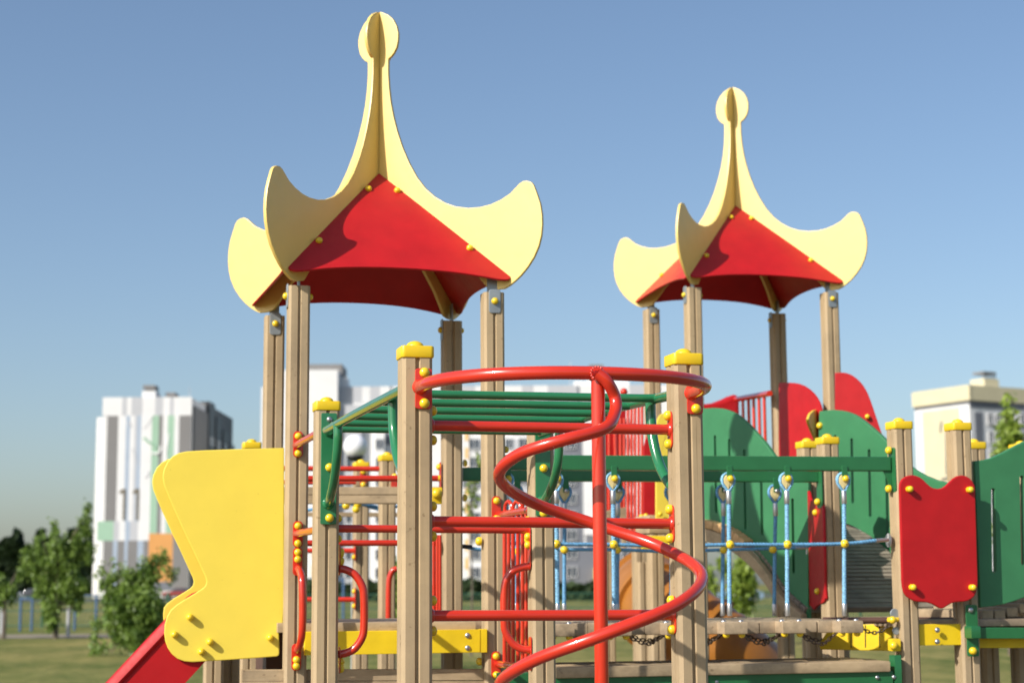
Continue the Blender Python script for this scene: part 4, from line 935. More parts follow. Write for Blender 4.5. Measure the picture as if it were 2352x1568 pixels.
# profile in (across, up): outer wall, rounded flange, inner wall, floor
prof_ = [(0.0, -0.262), (0.0, -0.052), (-0.010, -0.047), (-0.014, -0.038), (0.000, -0.006), (0.006, -0.001), (0.012, 0.0), (0.034, 0.0), (0.042, -0.004), (0.044, -0.014), (0.046, -0.15), (0.06, -0.172), (0.2, -0.176), (0.34, -0.172), (0.354, -0.15), (0.356, -0.014), (0.358, -0.004), (0.366, 0.0), (0.388, 0.0), (0.396, -0.002), (0.40, -0.01), (0.40, -0.262)]
acr = -nS
path = []
q_in = Hit(560, 1292, sidepl, nS)
hd0 = -Vector((dirc.x, dirc.y, 0)).normalized()
curve = [tA-dirc*0.19+hd0*0.36-UP*0.035, tA-dirc*0.19+hd0*0.16-UP*0.02, tA-dirc*0.18+hd0*0.02-UP*0.006, tA-dirc*0.08, tA+dirc*0.05, tA+dirc*0.5, tA+dirc*1.2, tA+dirc*1.9, tA+dirc*2.15+UP*0.03]
e = curve[-1]; hdir = Vector((dirc.x, dirc.y, 0)).normalized(); curve += [e+hdir*0.25-UP*0.10, e+hdir*0.6-UP*0.13]
curve = [c for c in catmull(curve, 5)]
N = len(prof_); b = MB(); vs = []
for i, c in enumerate(curve):
    t = (curve[min(i+1, len(curve)-1)]-curve[max(i-1, 0)]).normalized(); up = t.cross(acr).normalized(); up = up if up.z > 0 else -up
    for a_, h_ in prof_: vs.append(c+acr*a_+up*h_)
fs = []
for i in range(len(curve)-1):
    for k in range(N-1): fs.append((i*N+k, i*N+k+1, (i+1)*N+k+1, (i+1)*N+k))
    fs.append((i*N+N-1, i*N, (i+1)*N, (i+1)*N+N-1))
fs += [tuple(range(N)), tuple(reversed(range((len(curve)-1)*N, len(curve)*N)))]
b.add(vs, fs); part('chute', b, M_chute, sl_, sharp=30)
ft = e+hdir*0.4; b = MB(); b.box(Vector((ft.x, ft.y, ft.z/2-0.1))+acr*0.2, hdir*0.06, acr*0.3, UP*(ft.z-0.0), 0.002); part('foot', b, M_steel, sl_)

# ================================================================== ROPE BRIDGE
M_ = P(2072, 1175, 8.81); O_ = P(1905, 1175, 9.75)
br = thing('rope_bridge', 'wooden plank rope bridge hung from two green beams between the tower and the right platform', 'rope bridge', ((H+M_).x/2, (H+M_).y/2+0.4, 0))
g0 = P(1162, 1061, 8.33); g1 = P(2047, 1064.5, 8.78)
FB = beam(br, 'top_beam', g0, g1, ang_norm(g0.copy(), g1.copy()), 0.071, 0.07, M_grnb, 0.004)
nB = ang_norm(g0.copy(), g1.copy())
k0 = P(1064, 1088, 9.22); k1 = P(2047, 1064, 8.78); k1 = P(1880, 1092, 9.72)
nK = ang_norm(k0.copy(), k1.copy())
BB = beam(br, 'top_beam', k0, k1, nK, 0.070, 0.07, M_grnb, 0.004)
def end_plate(c, yt, yb, Y, bl):
    o = plate(br, P(c, (yt+yb)/2, Y), LN, 0.07, (yb-yt)/FPX*Y, M_grnb, T=0.008, r=0.012)
    for x, y in bl: bolt(o, P(x, y, Y), LN, s=1.15)
end_plate(2052, 1028, 1130, 8.79, ((2043, 1034), (2043, 1122)))
end_plate(1884, 1070, 1166, 9.72, ((1879, 1152),))
gs = MB(); gs.prism([P(2028, 1078, 8.78), P(2049, 1078, 8.79), P(2049, 1115, 8.79), P(2045, 1115, 8.79)], nB, 0.01, 0.001); part('gusset', gs, M_grnb, br)
def rope(root, name, pts, r, m_, sub=8, label=None, pitch=0.035):
    ln = sum((Vector(pts[i+1])-Vector(pts[i])).length for i in range(len(pts)-1))
    path = catmull(pts, max(2, int(ln/0.004/(len(pts)-1))))
    b = MB(); b.tube(path, r, 9, strands=3, pitch=pitch); return part(name, b, m_, root, label)
def hanger(px, ytop, Y, front, ybot, lit=True, px2=None):
    """tab, thimble, rope, sleeves: everything hangs vertically under the beam"""
    n = nB if front else nK
    T0 = P(px+3, ytop, Y); s = Y/FPX
    o = plate(br, T0+UP*-8*s, n, 14*s, 34*s, M_grnb, T=0.008, r=0.006, name='hanger_tab')
    n2 = n
    c = P(px, ytop+34*s*0+22, Y)
    ex = UP.cross(n).normalized()
    def th(k, sc): # teardrop
        a = 2*math.pi*k/24; x = math.sin(a); z = math.cos(a)
        w = 1.0 if z > -0.2 else max(0.0, 1-((-z-0.2)/0.8)**1.3*0.75)
        return ex*(x*14*s*sc*w)+UP*(z*(15 if z > 0 else 25)*s*sc)
    b = MB(); cc = T0+UP*(-24*s)+ex*(-3*s)
    b.prism([cc+th(k, 0.86)+n*0.006 for k in range(24)], n, 0.016, 0.004); part('thimble', b, M_thim, br)
    b = MB(); loop = [cc+th(k, 1.06)-n*0.002 for k in list(range(12, 25))+list(range(1, 13))]
    b.tube([p for p in loop], 0.0075, 8, strands=3, pitch=0.03); part('rope_loop', b, M_ropel if front else M_rope, br)
    bolt(o, T0+UP*(-21*s)+n*0.012, n, B_S if front else B_M, 0.98)
    tp = cc-UP*(24*s); 
    b = MB(); b.lathe(tp-UP*(30*s), UP, [(0.0128, 0), (0.0136, 0.002), (0.0136, 28*s), (0.0120, 29.5*s)], 16); part('sleeve', b, M_steel, br)
    bz = P(px, ybot, Y).z
    d = (P(px2, ybot, Y)-tp) if px2 else Vector((0, 0, 0)); d.z = 0
    e = Vector((tp.x, tp.y, bz))+d
    md = Vector((tp.x, tp.y, (P(px, 1252, Y).z)))+d*0.4
    rope(br, 'hanger_rope', [tp-UP*(28*s), md, e+UP*24*s], 0.0102, M_ropel if front else M_rope)  # back hangers take the darker blue, their shade put into the colour
    b = MB(); b.lathe(e, UP, [(0.0120, 0), (0.0128, 0.002), (0.0128, 26*s), (0.0115, 27.5*s)], 16); part('sleeve', b, M_steel, br)
    return md
YF = lambda x: 8.33+(8.78-8.33)*(x-1162)/885.0
YB_ = lambda x: 9.22+(9.72-9.22)*(x-1064)/816.0
fx = (1163, 1277, 1407, 1541, 1672, 1805, 1936)
for x in fx:
    hanger(x, 1078, YF(x), True, 1414, px2=x+4)
for x in (1185, 1296, 1418, 1542, 1660, 1779): 
    hanger(x, 1106, YB_(x), False, 1414, px2=x)
# hand ropes with yellow balls
b = MB()
hf = [P(1166, 1247, YF(1166)), P(1278, 1249, YF(1278)-.01), P(1410, 1250, YF(1410)-.012), P(1543, 1253, YF(1543)-.012), P(1677, 1250, YF(1677)-.012), P(1809, 1250, YF(1809)-.012), P(1940, 1248, YF(1940)-.012), P(2018, 1240, 8.76), P(2036, 1239, 8.77)]
rope(br, 'hand_rope', hf, 0.0088, M_rope, pitch=0.05)
hb = [P(1064, 1254, 9.2), P(1100, 1261, 9.22), P(1190, 1266, YB_(1190)), P(1296, 1262, YB_(1296)), P(1418, 1262, YB_(1418)), P(1542, 1266, YB_(1542)), P(1662, 1262, YB_(1662)), P(1775, 1259, YB_(1775)), P(1830, 1257, 9.68), P(1862, 1252, 9.69)]
rope(br, 'hand_rope', hb, 0.0088, M_rope, pitch=0.05)
for x, y in ((1278, 1249), (1410, 1250), (1543, 1252), (1677, 1250), (1809, 1250), (1940, 1248)):
    b = MB(); b.sphere(P(x, y, YF(x)-.016), 0.0215, 10); o = part('connector_ball', b, M_bolt, br)
    b = MB(); b.lathe(P(x+4, y+1, YF(x)-.016-0.0195), FN, [(0.003, 0), (0.003, 0.002)], 8); part('screw', b, M_black, o)
for x, y in ((1190, 1266), (1296, 1262), (1418, 1262), (1542, 1266), (1662, 1262), (1775, 1261)):
    b = MB(); b.sphere(P(x, y, YB_(x)-.012), 0.0215, 10); part('connector_ball', b, M_bolt, br)
b = MB(); b.tube([P(2012, 1240.5, 8.75), P(2040, 1239, 8.77)], 0.010, 12); b.tube([P(2040, 1225, 8.80), P(2040, 1256, 8.80)], 0.006, 8)
b.lathe(P(2042, 1240, 8.8), LN, [(0.035, 0), (0.035, 0.004)], 18); part('rope_end', b, M_steel, br)
b = MB(); b.tube([P(1826, 1257, 9.68), P(1852, 1256, 9.69)], 0.0105, 12); b.tube([P(1853, 1254, 9.69), P(1853, 1272, 9.69)], 0.005, 8); part('rope_end', b, M_steel, br)
b = MB(); b.tube([P(1062, 1254, 9.2), P(1084, 1256, 9.21)], 0.012, 12); part('rope_end', b, M_black, br)
# planks
def plank_box(x, wide, i):
    Y = YF(x); zt_ = P(1500, 1427, 8.52).z + (-0.0 if True else 0)
    c = P(x, 1430, Y); sag = 0.006*((x-1620)/400.0)**2*0
    w = 0.118 if wide else 0.088
    ln = 0.98 if wide else 0.90
    front = c + FN*(0.085 if wide else -0.015)
    cc = front + Vv*(ln/2); cc.z = zt_-0.0315 + random.uniform(-0.002, 0.002) + (x-1500)*-0.0000
    b = MB(); b.box(cc, U*w, Vv*ln, UP*0.060, 0.006); o = part('plank', b, M_plank if False else M_plk, br)
    return cc, o
M_plk = wood('bridge_plank_wood', (0.36, 0.27, 0.17, 1), (0.54, 0.41, 0.26, 1), (30, 2.2, 30), R(14), 0.45)
xs = []
for x in fx[1:]:
    cc, o = plank_box(x+4, True, 0)
    for dx in (-0.04, 0.04):
        q = Vector((cc.x, cc.y, cc.z-0.030))-Vv*0.46+U*dx
        inst('bolt', B_S, q, -UP, o, 1.0)
    for dx in (-0.045, 0.045):
        inst('steel_bolt', B_M, Vector((cc.x, cc.y, cc.z+0.029))-Vv*0.44+U*dx, UP, o, 1.1)
    for d2 in (50, 92): plank_box(x+4+d2, False, 0) if x+4+d2 < 1960 else None
for x in (1179, 1220): plank_box(x, False, 0)
# chains
def link(b, c, d, n, L=0.026, wd=0.0155, r=0.0033):
    d = d.normalized(); n = (n-d*n.dot(d)).normalized(); pts = []
    for k in range(12):
        a = 2*math.pi*k/12; pts.append(c+d*(math.cos(a)*(wd/2)+(L-wd)/2*(1 if math.cos(a) > 0 else -1))+n*math.sin(a)*wd/2)
    N = len(pts); vs = []; m_ = 5
    nn = d.cross(n)
    for i in range(N):
        t = (pts[(i+1) % N]-pts[i-1]).normalized(); s_ = t.cross(nn)
        for k in range(m_):
            a = 2*math.pi*k/m_; vs.append(pts[i]+nn*math.cos(a)*r+s_*math.sin(a)*r)
    b.add(vs, [(i*m_+k, i*m_+(k+1) % m_, ((i+1) % N)*m_+(k+1) % m_, ((i+1) % N)*m_+k) for i in range(N) for k in range(m_)])
def chain(pts):
    path = catmull(pts, 10); b = MB(); acc = 0; k = 0; step = 0.0205
    dist = [0]
    for i in range(1, len(path)): dist.append(dist[-1]+(path[i]-path[i-1]).length)
    s_ = 0.01
    while s_ < dist[-1]:
        i = max(j for j in range(len(dist)) if dist[j] <= s_); i = min(i, len(path)-2)
        t = (s_-dist[i])/max(1e-6, dist[i+1]-dist[i]); p = path[i].lerp(path[i+1], t); d = path[i+1]-path[i]
        link(b, p, d, FN if k % 2 else Vector((0.2, 0.3, 1)).normalized()); s_ += step; k += 1
    part('chain', b, M_chain, br, sharp=60)
for a_, c_ in zip(fx[1:-1], fx[2:]):
    Y1, Y2 = YF(a_)+0.02, YF(c_)+0.02
    chain([P(a_+28, 1452, Y1), P(a_+50, 1468, Y1), P(a_+82, 1478, Y1), P(c_-28, 1464, Y2), P(c_-4, 1441, Y2-0.075)])
    chain([P(a_+32, 1452, Y1+0.6), P(a_+55, 1464, Y1+.6), P(a_+80, 1470, Y1+.6), P(c_-22, 1462, Y2+.6), P(c_, 1450, Y2+0.6)])
chain([P(1974, 1435, 8.72), P(1990, 1448, 8.72), P(2012, 1452, 8.74), P(2035, 1440, 8.75), P(2050, 1420, 8.76)])
chain([P(1212, 1456, 8.4), P(1232, 1468, 8.4), P(1252, 1462, 8.4), P(1276, 1441, 8.32)])

# ================================================================== RIGHT PLATFORM
rp = thing('platform', 'low platform on yellow capped posts with a red shield board, right of the rope bridge', 'play platform', (M_.x+0.3, M_.y+0.4, 0))
N_ = P(2208, 1175, 8.90); O2_ = P(1858, 1175, 10.15); N2_ = P(2243, 1175, 9.95)
zc = lambda y, x, Y: P(x, y, Y).z
PM = post(rp, M_.x, M_.y, zc(980, 2068, 8.81)); PN = post(rp, N_.x, N_.y, zc(983, 2203, 8.90))
PO = post(rp, O_.x, O_.y, zc(1015, 1903, 9.75)); PO2 = post(rp, O2_.x, O2_.y, zc(1024, 1858, 10.15)); PN2 = post(rp, N2_.x, N2_.y, zc(1026, 2243, 9.95))
shp = ZP(2200, 880, 3.733, [(185, 1270), (186, 1232), (198, 1200), (220, 1175), (250, 1156), (290, 1146), (330, 1149), (370, 1163), (405, 1187), (440, 1222), (470, 1250), (505, 1268), (545, 1274), (585, 1266), (615, 1247), (650, 1212), (690, 1174), (725, 1154), (765, 1147), (805, 1154), (840, 1174), (866, 1204), (884, 1240), (890, 1275)]) + \
      ZP(2200, 1247, 3.408, [(836, 700), (832, 750), (822, 798), (803, 830), (775, 853), (745, 867), (712, 873), (676, 874), (640, 878), (610, 888), (580, 905), (552, 924), (530, 931), (508, 928), (480, 910), (450, 893), (410, 880), (370, 875), (330, 874), (295, 867), (262, 852), (230, 828), (208, 795), (196, 750), (190, 690)])
p0 = P(2140, 1240, 8.73); nSh = FN
b = MB(); b.prism(outline(shp, p0, nSh), nSh, 0.020, 0.006); sho = part('shield_board', b, M_redp, rp)
for x, y in ((2086.6, 1123), (2225, 1124.4), (2093.6, 1348), (2231, 1348.5)): bolt(sho, Hit(x, y, p0, nSh), nSh, B_L, 1.0)
# left (narrow) shield between the rear posts, seen edge-on from its left
p0 = O_.lerp(O2_, 0.5) + LN*0.06; nL_ = (O_-O2_); nL_.z = 0; nL_.normalize(); nL_ = Vector((nL_.y, -nL_.x, 0)); nL_ = nL_ if nL_.x < 0 else -nL_
a_ = Hit(1843, 1180, p0, nL_); c_ = Hit(1893, 1180, p0, nL_)
sh2 = ZP(1980, 1180, 5.227, [(118, 420), (120, 320), (135, 260), (165, 235), (195, 232), (212, 260), (222, 320), (240, 365), (262, 378), (290, 362), (325, 358), (360, 380), (388, 425), (398, 480), (420, 1300), (421, 1500)]) + \
      ZP(1740, 1247, 3.409, [(1098, 845), (1090, 875), (1068, 890), (1040, 900), (1018, 918), (1000, 942), (978, 915), (950, 895), (930, 882), (917, 860), (916, 830), (924, 800), (912, 700)])
b = MB(); b.prism(outline(sh2, p0, nL_), nL_, 0.018, 0.005); o = part('shield_board', b, M_redp, rp, 'red shield board seen nearly edge-on beside the rope end')
for x, y in ((2040, 1280.5), (2045, 1477), (2009, 1477), (2005, 1255)):
    bolt(o, Hit(x*2352/2560, y*2352/2560, p0, nL_), nL_, s=1.1)
# yellow fascia, deck, bracket
f0 = P(2108, 1457, 8.80); f1 = P(2222, 1456, 8.86)
fo = beam(rp, 'fascia_beam', f0, f1, FN, 0.104, 0.045, M_fas)
for y in (1446, 1472.5): bolt(fo, P(2153, y, 8.80), FN, B_M, 1.1)
f2 = P(2246, 1475, 8.93); f3 = P(2420, 1474, 9.1); beam(rp, 'fascia_beam', f2, f3, FN, 0.055, 0.04, M_fas)
# yellow ribbed beam of the left side (towards the bridge)
yq = ZP(1740, 1247, 3.409, [(1120, 1120), (1400, 1068), (1672, 1062), (1672, 1260), (1640, 1292), (1060, 1280), (1050, 1235)])
p0 = P(1960, 1470, 9.2); nn_ = (LN*0.55+FN*0.83).normalized()
b = MB(); b.prism(outline(yq, p0, nn_), nn_, 0.04, 0.004); o = part('side_beam', b, M_fas, rp)
b = MB()
for x in (1322, 1443, 1563):
    a_ = Hit(*ZP(1740, 1247, 3.409, [(x, 1072)])[0], p0, nn_); c_ = Hit(*ZP(1740, 1247, 3.409, [(x+2, 1262)])[0], p0, nn_); b.tube([a_, c_], 0.003, 6)
part('joint', b, M_black, o)
b = MB(); b.box(P(2054, 1480, 8.76), U*0.045, Vv*0.05, UP*0.062, 0.006); o = part('yellow_bracket', b, M_yel, rp); bolt(o, P(2052, 1482, 8.73), FN, s=1.2)
b = MB(); b.sphere(P(2050, 1423, 8.75), 0.019, 8); b.tube([P(2040, 1422, 8.76), P(2062, 1422, 8.78)], 0.012, 10); part('chain_anchor', b, M_bolt, rp)
b = MB(); b.lathe(P(2055, 1408, 8.78), FN, [(0.025, 0), (0.023, 0.004)], 16); b.lathe(P(2058, 1448, 8.78), FN, [(0.02, 0), (0.018, 0.005)], 16); part('washer', b, M_zinc, rp)
b = MB()
for i in range(7):
    c = (M_+O_+N_+U*0.55+O_+U*0.9)/4; c = M_+U*0.46+Vv*(0.06+0.13*i); c.z = P(2150, 1421, 8.9).z-0.02; b.box(c, U*0.92, Vv*0.125, UP*0.036, 0.003)
part('deck', b, M_plank, rp)
tube(rp, 'cross_pipe', [P(1890, 1424, 9.0), P(2075, 1424, 8.98)], 0.017, M_brown, 12)
tube(rp, 'cross_pipe', [P(2110, 1424, 9.05), P(2225, 1424, 9.08)], 0.017, M_brown, 12)
for x, Y in ((1722, 11.3), (2460, 9.3)):
    pass
# low bench deck in front of the bridge (green beam under boards)
be = thing('low_deck', 'low wooden deck on a long green beam running under the rope bridge', 'deck', (P(1660, 1540, 8.6).x, 8.8, 0))
d0 = P(1276, 1539, 8.25); d1 = P(2045, 1535, 8.68); nD = ang_norm(d0.copy(), d1.copy())
ud = (d1-d0); Ld = ud.length; ud.normalize(); vd = -nD
for i in range(4):
    b = MB(); c = (d0+d1)/2 + vd*(0.06+0.135*i) - UP*0.0 + UP*random.uniform(-0.002, 0.003); b.box(c, ud*(Ld-random.uniform(0, 0.01)), vd*0.127, UP*0.052, 0.006); part('board', b, M_board, be)
g0_ = P(1140, 1563, 8.2); g1_ = P(2052, 1558, 8.70)
gb = beam(be, 'green_beam', g0_, g1_, ang_norm(g0_.copy(), g1_.copy()), 0.075, 0.05, M_grnb, 0.003)
for x, y in ((1646, 1568-3), (2015, 1555), (2053, 1554)): bolt(gb, P(x, y, 8.2+(x-1140)/912*.5-.002), FN, B_M, 0.9)
b = MB(); b.box(P(2058, 1560, 8.73), U*0.035, Vv*0.06, UP*0.24, 0.003); part('support_plate', b, M_grnb, be)
for x in (1180, 1500, 1980): 
    q = P(x, 1600, 8.5); post(be, q.x, q.y, P(x, 1595, 8.5).z, cap=False, w=0.09)

# ================================================================== RAMP BRIDGE from the second tower to the platform
rb = thing('ramp_bridge', 'humped wooden ramp with two green slotted side boards below the farther tower', 'ramp', (1.9, 10.5, 0))
L0 = P(1592, 1200, 10.85); L1 = P(1850, 1200, 9.98); nLp = ang_norm(L0.copy(), L1.copy())
R0 = P(1880, 1100, 11.05); R1 = P(2240, 1100, 9.98); nRp = ang_norm(R0.copy(), R1.copy())
lt = [(1560, 945), (1590, 939)] + ZP(1750, 940, 6.03, [(100, 482), (180, 476), (260, 479), (330, 488), (400, 506), (460, 528), (520, 558), (580, 600), (640, 648), (700, 702), (760, 762), (810, 818), (860, 876), (910, 930), (960, 985), (1010, 1050), (1060, 1120), (1110, 1192)]) + [(1795, 1062), (1815, 1076), (1835, 1084), (1856, 1088), (1856, 1440), (1800, 1395), (1770, 1330), (1740, 1275), (1700, 1240), (1660, 1222), (1600, 1215), (1560, 1218)]
b = MB(); b.prism(outline(lt, L0, nLp), nLp, 0.028, 0.005); lo = part('side_board', b, M_grnp, rb, 'left green slotted side board')
def vs_(x, y0, y1, p0, n, hw): return (slot_outline(Hit(x, y0, p0, n), Hit(x+(y1-y0)*0.018, y1, p0, n), hw, n), n)
cut(lo, [vs_(1642, 1003, 1174, L0, nLp, 0.011), vs_(1674.5, 1012, 1200, L0, nLp, 0.011), vs_(1709, 1035, 1212, L0, nLp, 0.011), vs_(1748, 1085, 1224, L0, nLp, 0.012), vs_(1820, 1148, 1312, L0, nLp, 0.011)])
rt_ = ZP(1980, 900, 5.227, [(352, 672), (358, 664), (400, 660), (480, 652), (560, 648), (640, 656), (720, 674), (790, 700), (860, 738), (920, 780), (980, 828), (1040, 878), (1100, 930), (1160, 985), (1220, 1045), (1245, 1072)]) + [(2062, 1050), (2100, 1078), (2125, 1092), (2150, 1102), (2180, 1109), (2215, 1112), (2235, 1112), (2235, 1330), (2110, 1330), (2070, 1305)] + \
      ZP(1980, 1180, 5.227, [(1270, 1115), (1215, 1050), (1150, 975), (1070, 895), (980, 820), (890, 755), (800, 708), (700, 668), (560, 640), (400, 635)])+[(1876, 1196)]
b = MB(); b.prism(outline(rt_, R0, nRp), nRp, 0.03, 0.005); ro_ = part('side_board', b, M_grnp, rb, 'right green slotted side board with the tall rounded top')
cut(ro_, [vs_(1918, 1002, 1120, R0, nRp, 0.011), vs_(1956, 1010, 1152, R0, nRp, 0.0115), vs_(1996, 1035, 1183, R0, nRp, 0.0115), vs_(2036, 1075, 1232, R0, nRp, 0.011)])
bolt(ro_, Hit(*ZP(1980, 900, 5.227, [(368, 855)])[0], R0, nRp), nRp, s=1.25)
# deck of the ramp
ctrl = [(1592, 1206, 10.84), (1640, 1208, 10.70), (1690, 1226, 10.52), (1726, 1254, 10.38), (1756, 1286, 10.28), (1780, 1320, 10.2), (1802, 1358, 10.12), (1850, 1402, 9.97)]
lp = catmull([P(*c) for c in ctrl], 4)
wv = R0-L0; wv.z = 0; wv = wv*0.985
for i in range(len(lp)-1):
    a_, c_ = lp[i], lp[i+1]; t = (c_-a_).normalized(); nn2 = t.cross(wv).normalized(); nn2 = nn2 if nn2.z > 0 else -nn2
    L = (c_-a_).length-0.006
    w2 = wv if True else wv
    b = MB(); mid_ = (a_+c_)/2+w2*0.5-FN*0.012; b.box(mid_, t*L, w2*1.0, nn2*0.035, 0.003); part('plank', b, M_rdk if False else M_deck2, rb) if False else part('plank', b, M_deck, rb)
b = MB()
def stringer(off_, m_, name, T=0.045, dpt=0.075):
    up_ = [p+off_+UP*(-0.018) for p in lp]; dn = [p+off_-UP*(0.018+dpt) for p in reversed(lp)]
    b = MB(); b.prism(up_+dn, nLp, T, 0.004); return part(name, b, m_, rb)
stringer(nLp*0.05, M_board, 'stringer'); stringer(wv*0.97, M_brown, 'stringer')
b = MB(); ends = catmull([P(*c) for c in ctrl[:4]], 3)
for i in range(len(ends)-1):
    a_, c_ = ends[i], ends[i+1]; t = (c_-a_); upp = nLp.cross(t).normalized(); upp = upp if upp.z > 0 else -upp; b.box((a_+c_)/2+nLp*0.02+upp*0.012, t*0.93, nLp*0.10, upp*0.05, 0.006)
part('plank_ends', b, M_cut, rb)
# dark curved rail under the right board
rr_ = [Hit(x, y, R0+nRp*-0.03, nRp) for x, y in ZP(1980, 1180, 5.227, [(560, 690), (700, 720), (800, 762), (900, 825), (1000, 905), (1100, 1000), (1200, 1100), (1300, 1210)])]
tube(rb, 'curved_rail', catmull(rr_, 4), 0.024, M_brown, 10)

# ================================================================== ARCH BRIDGE leaving the frame on the right
ab = thing('arched_bridge', 'green slotted side board of an arched plank bridge cut off by the right edge', 'bridge', (P(2350, 1400, 9.1).x, 9.2, 0))
p0 = P(2240, 1200, 8.90); pF = [(2239, 1058), (2252, 1056.5), (2264, 1055), (2278, 1051), (2292, 1044.5), (2308, 1037), (2324, 1028.5), (2340, 1020), (2356, 1012), (2375, 1004), (2400, 996), (2430, 990), (2470, 986), (2600, 984), (2600, 1340), (2470, 1344), (2430, 1350), (2400, 1357), (2375, 1364), (2352, 1372), (2330, 1380), (2305, 1387), (2280, 1391.5), (2252, 1394.5)]
b = MB(); b.prism(outline(pF, p0, FN), FN, 0.034, 0.005); ao = part('side_board', b, M_grnp, ab)
cut(ao, [vs_(2281, 1126, 1309, p0, FN, 0.0125), vs_(2347, 1097, 1292, p0, FN, 0.0125), vs_(2412, 1075, 1275, p0, FN, 0.0125)])
for i, (x, y, w) in enumerate(((2269, 1412, 27), (2297, 1411, 26), (2326, 1405, 27), (2354, 1396, 27), (2381, 1386, 26), (2408, 1378, 26), (2436, 1372, 26), (2463, 1368, 26))):
    Y = 8.98+0.004*i*8; s = Y/FPX; b = MB(); b.box(P(x, y, Y)+Vv*0.4, (U+UP*(0.02 if i < 1 else 0.0)+UP*(0.0, 0.03, 0.2, 0.3, 0.3, 0.25, 0.15, 0.1)[i]).normalized()*w*s*0.97, Vv*0.8, UP*0.050, 0.008); part('plank', b, M_plk, ab)
pl = plate(ab, P(2232, 1447, 8.83), FN, 0.064, 0.255, M_grnb, T=0.008, r=0.01)
bolt(pl, P(2229, 1392+8, 8.82), FN, B_M, 1.2); bolt(pl, P(2234, 1494, 8.82), FN, s=1.15)
b = MB(); b.box(P(2234, 1451, 8.79), U*0.05, Vv*0.07, UP*0.062, 0.006); part('beam_socket', b, M_grnb, ab)
beam(ab, 'green_beam', P(2240, 1453, 8.83), P(2420, 1453, 9.0), FN, 0.055, 0.06, M_grnb, 0.003)
q = P(2348, 1100, 10.2); PQ = post(ab, q.x, q.y, P(2348, 1030, 10.2).z)
q = P(2520, 1100, 10.3); post(ab, q.x, q.y, P(2348, 1030, 10.2).z)
q = P(2315, 1450, 9.6)
for x, Y, w in ((2270, 9.6, 0.09), (2344, 9.7, 0.09)):
    q = P(x, 1500, Y); post(ab, q.x, q.y, P(x, 1436, Y).z, cap=False, w=w)
b = MB(); b.box(P(2310, 1440, 9.6), U*0.6, Vv*0.5, UP*0.05, 0.003); part('underside', b, M_brown, ab)

# ================================================================== ORANGE TUBE SLIDE
ts = thing('tube_slide', 'orange plastic spiral tube slide behind the farther tower posts', 'slide', (P(1500, 1400, 12.6).x, 12.8, 0))
path = catmull([P(1520, 1345, 14.8), P(1496, 1356, 14.3), P(1494, 1372, 13.8), P(1520, 1400, 13.4), P(1575, 1438, 13.1), P(1650, 1492, 13.0), P(1720, 1550, 13.1), P(1770, 1620, 13.4)], 7)
rr2 = [0.31+0.012*(1 if i % 7 in (0,) else 0) for i in range(len(path))]
b = MB(); b.tube(path, rr2, 36, caps=False); o = part('slide_tube', b, M_orange, ts, sharp=50)
sm = o.modifiers.new('s', 'SOLIDIFY'); sm.thickness = 0.02
for i in (8, 20, 32, 44):
    b = MB(); t = (path[i+1]-path[i-1]).normalized(); b.lathe(path[i]-t*0.02, t, [(0.32, 0), (0.35, 0), (0.35, 0.04), (0.32, 0.04)], 36); part('flange', b, M_orange, ts)
q = P(1480, 1500, 12.7); post(ts, q.x, q.y, P(1480, 1290, 12.7).z, cap=False)

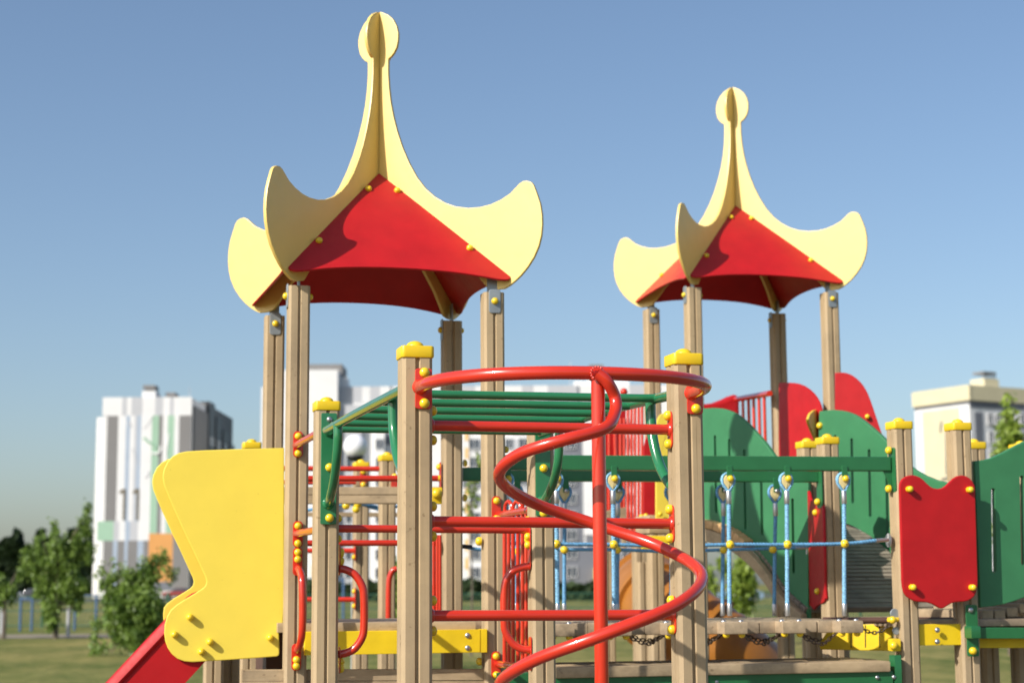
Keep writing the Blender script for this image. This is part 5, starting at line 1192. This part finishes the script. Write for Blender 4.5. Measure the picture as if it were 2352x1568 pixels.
# ================================================================== FAR LEFT CLIMBING UNIT (posts behind the slide and tower)
fu = thing('net_climber', 'small climbing unit with wooden beam, red rungs and capped posts behind the nearer tower', 'climbing unit', (P(800, 1300, 11.5).x, 11.5, 0))
for (x, Y, yt, w) in ((577, 10.3, 1026, .1), (829, 12.1, 1070, .1), (889, 11.3, 1054, .1)):
    q = P(x, yt+60, Y); post(fu, q.x, q.y, P(x, yt, Y).z, w=w)
for (x, Y) in ((489, 9.6), (528, 9.75)):
    q = P(x, 1540, Y); post(fu, q.x, q.y, P(x, 1400, Y).z, cap=False)
for y0, y1, Y in ((1118, 1135, 10.4), (1137.5, 1155, 10.4)):
    p0, p1 = P(600, (y0+y1)/2, Y-.02), P(1020, (y0+y1)/2, Y+.1); beam(fu, 'wooden_beam', p0, p1, ang_norm(p0.copy(), p1.copy()), (y1-y0+1.4)/FPX*Y, 0.09, M_board, 0.005)
beam(fu, 'wooden_beam', P(700, 1181, 12.3), P(960, 1181, 12.4), FN, 0.03, 0.05, M_board)
tube(fu, 'rung', [P(600, 1075, 11.2), P(892, 1076.5, 11.32)], 0.017, M_redt, 12)
tube(fu, 'rung', [P(600, 1107, 12.0), P(818, 1107, 12.0)], 0.017, M_redt, 12)
for y in (1264, 1376): 
    o = tube(fu, 'rung', [P(600, y, 12.0), P(815, y, 12.03)], 0.0175, M_redt, 12)
    plate(o, P(816, y-2, 12.03), LN, 0.04, 0.15, M_redt, T=0.005, bolts=((0.0, -0.05), (0, 0.05)), r=0.018)
for x, y, Y in ((834, 1098, 12.03), (906, 1110, 11.24)):
    plate(fu, P(x, y, Y), FN, 0.045, 0.13, M_redt, T=0.006, bolts=((0, 0.045), (0, -0.045)), r=0.02, s=1.2)
tube(fu, 'handle', catmull([P(912, 1305, 11.2), P(903, 1309, 11.2), P(896, 1322, 11.2), P(893, 1345, 11.2), P(892, 1420, 11.2)], 5), 0.0185, M_redt, 12)
rope(fu, 'net_rope', [P(700, 1172, 11.6), P(740, 1166, 11.6), P(790, 1158, 11.6), P(850, 1160, 11.7), P(880, 1168, 11.8), P(925, 1160, 12.0)], 0.010, M_rope)
rope(fu, 'net_rope', [P(835, 1158, 11.7), P(860, 1167, 11.8), P(885, 1170, 11.8), P(905, 1158, 11.9)], 0.010, M_rope)
for x, y in ((795, 1161), (822, 1157), (818, 1169)):
    b = MB(); b.sphere(P(x, y, 11.58), 0.026, 8); part('connector_ball', b, M_bolt, fu)
#@@END
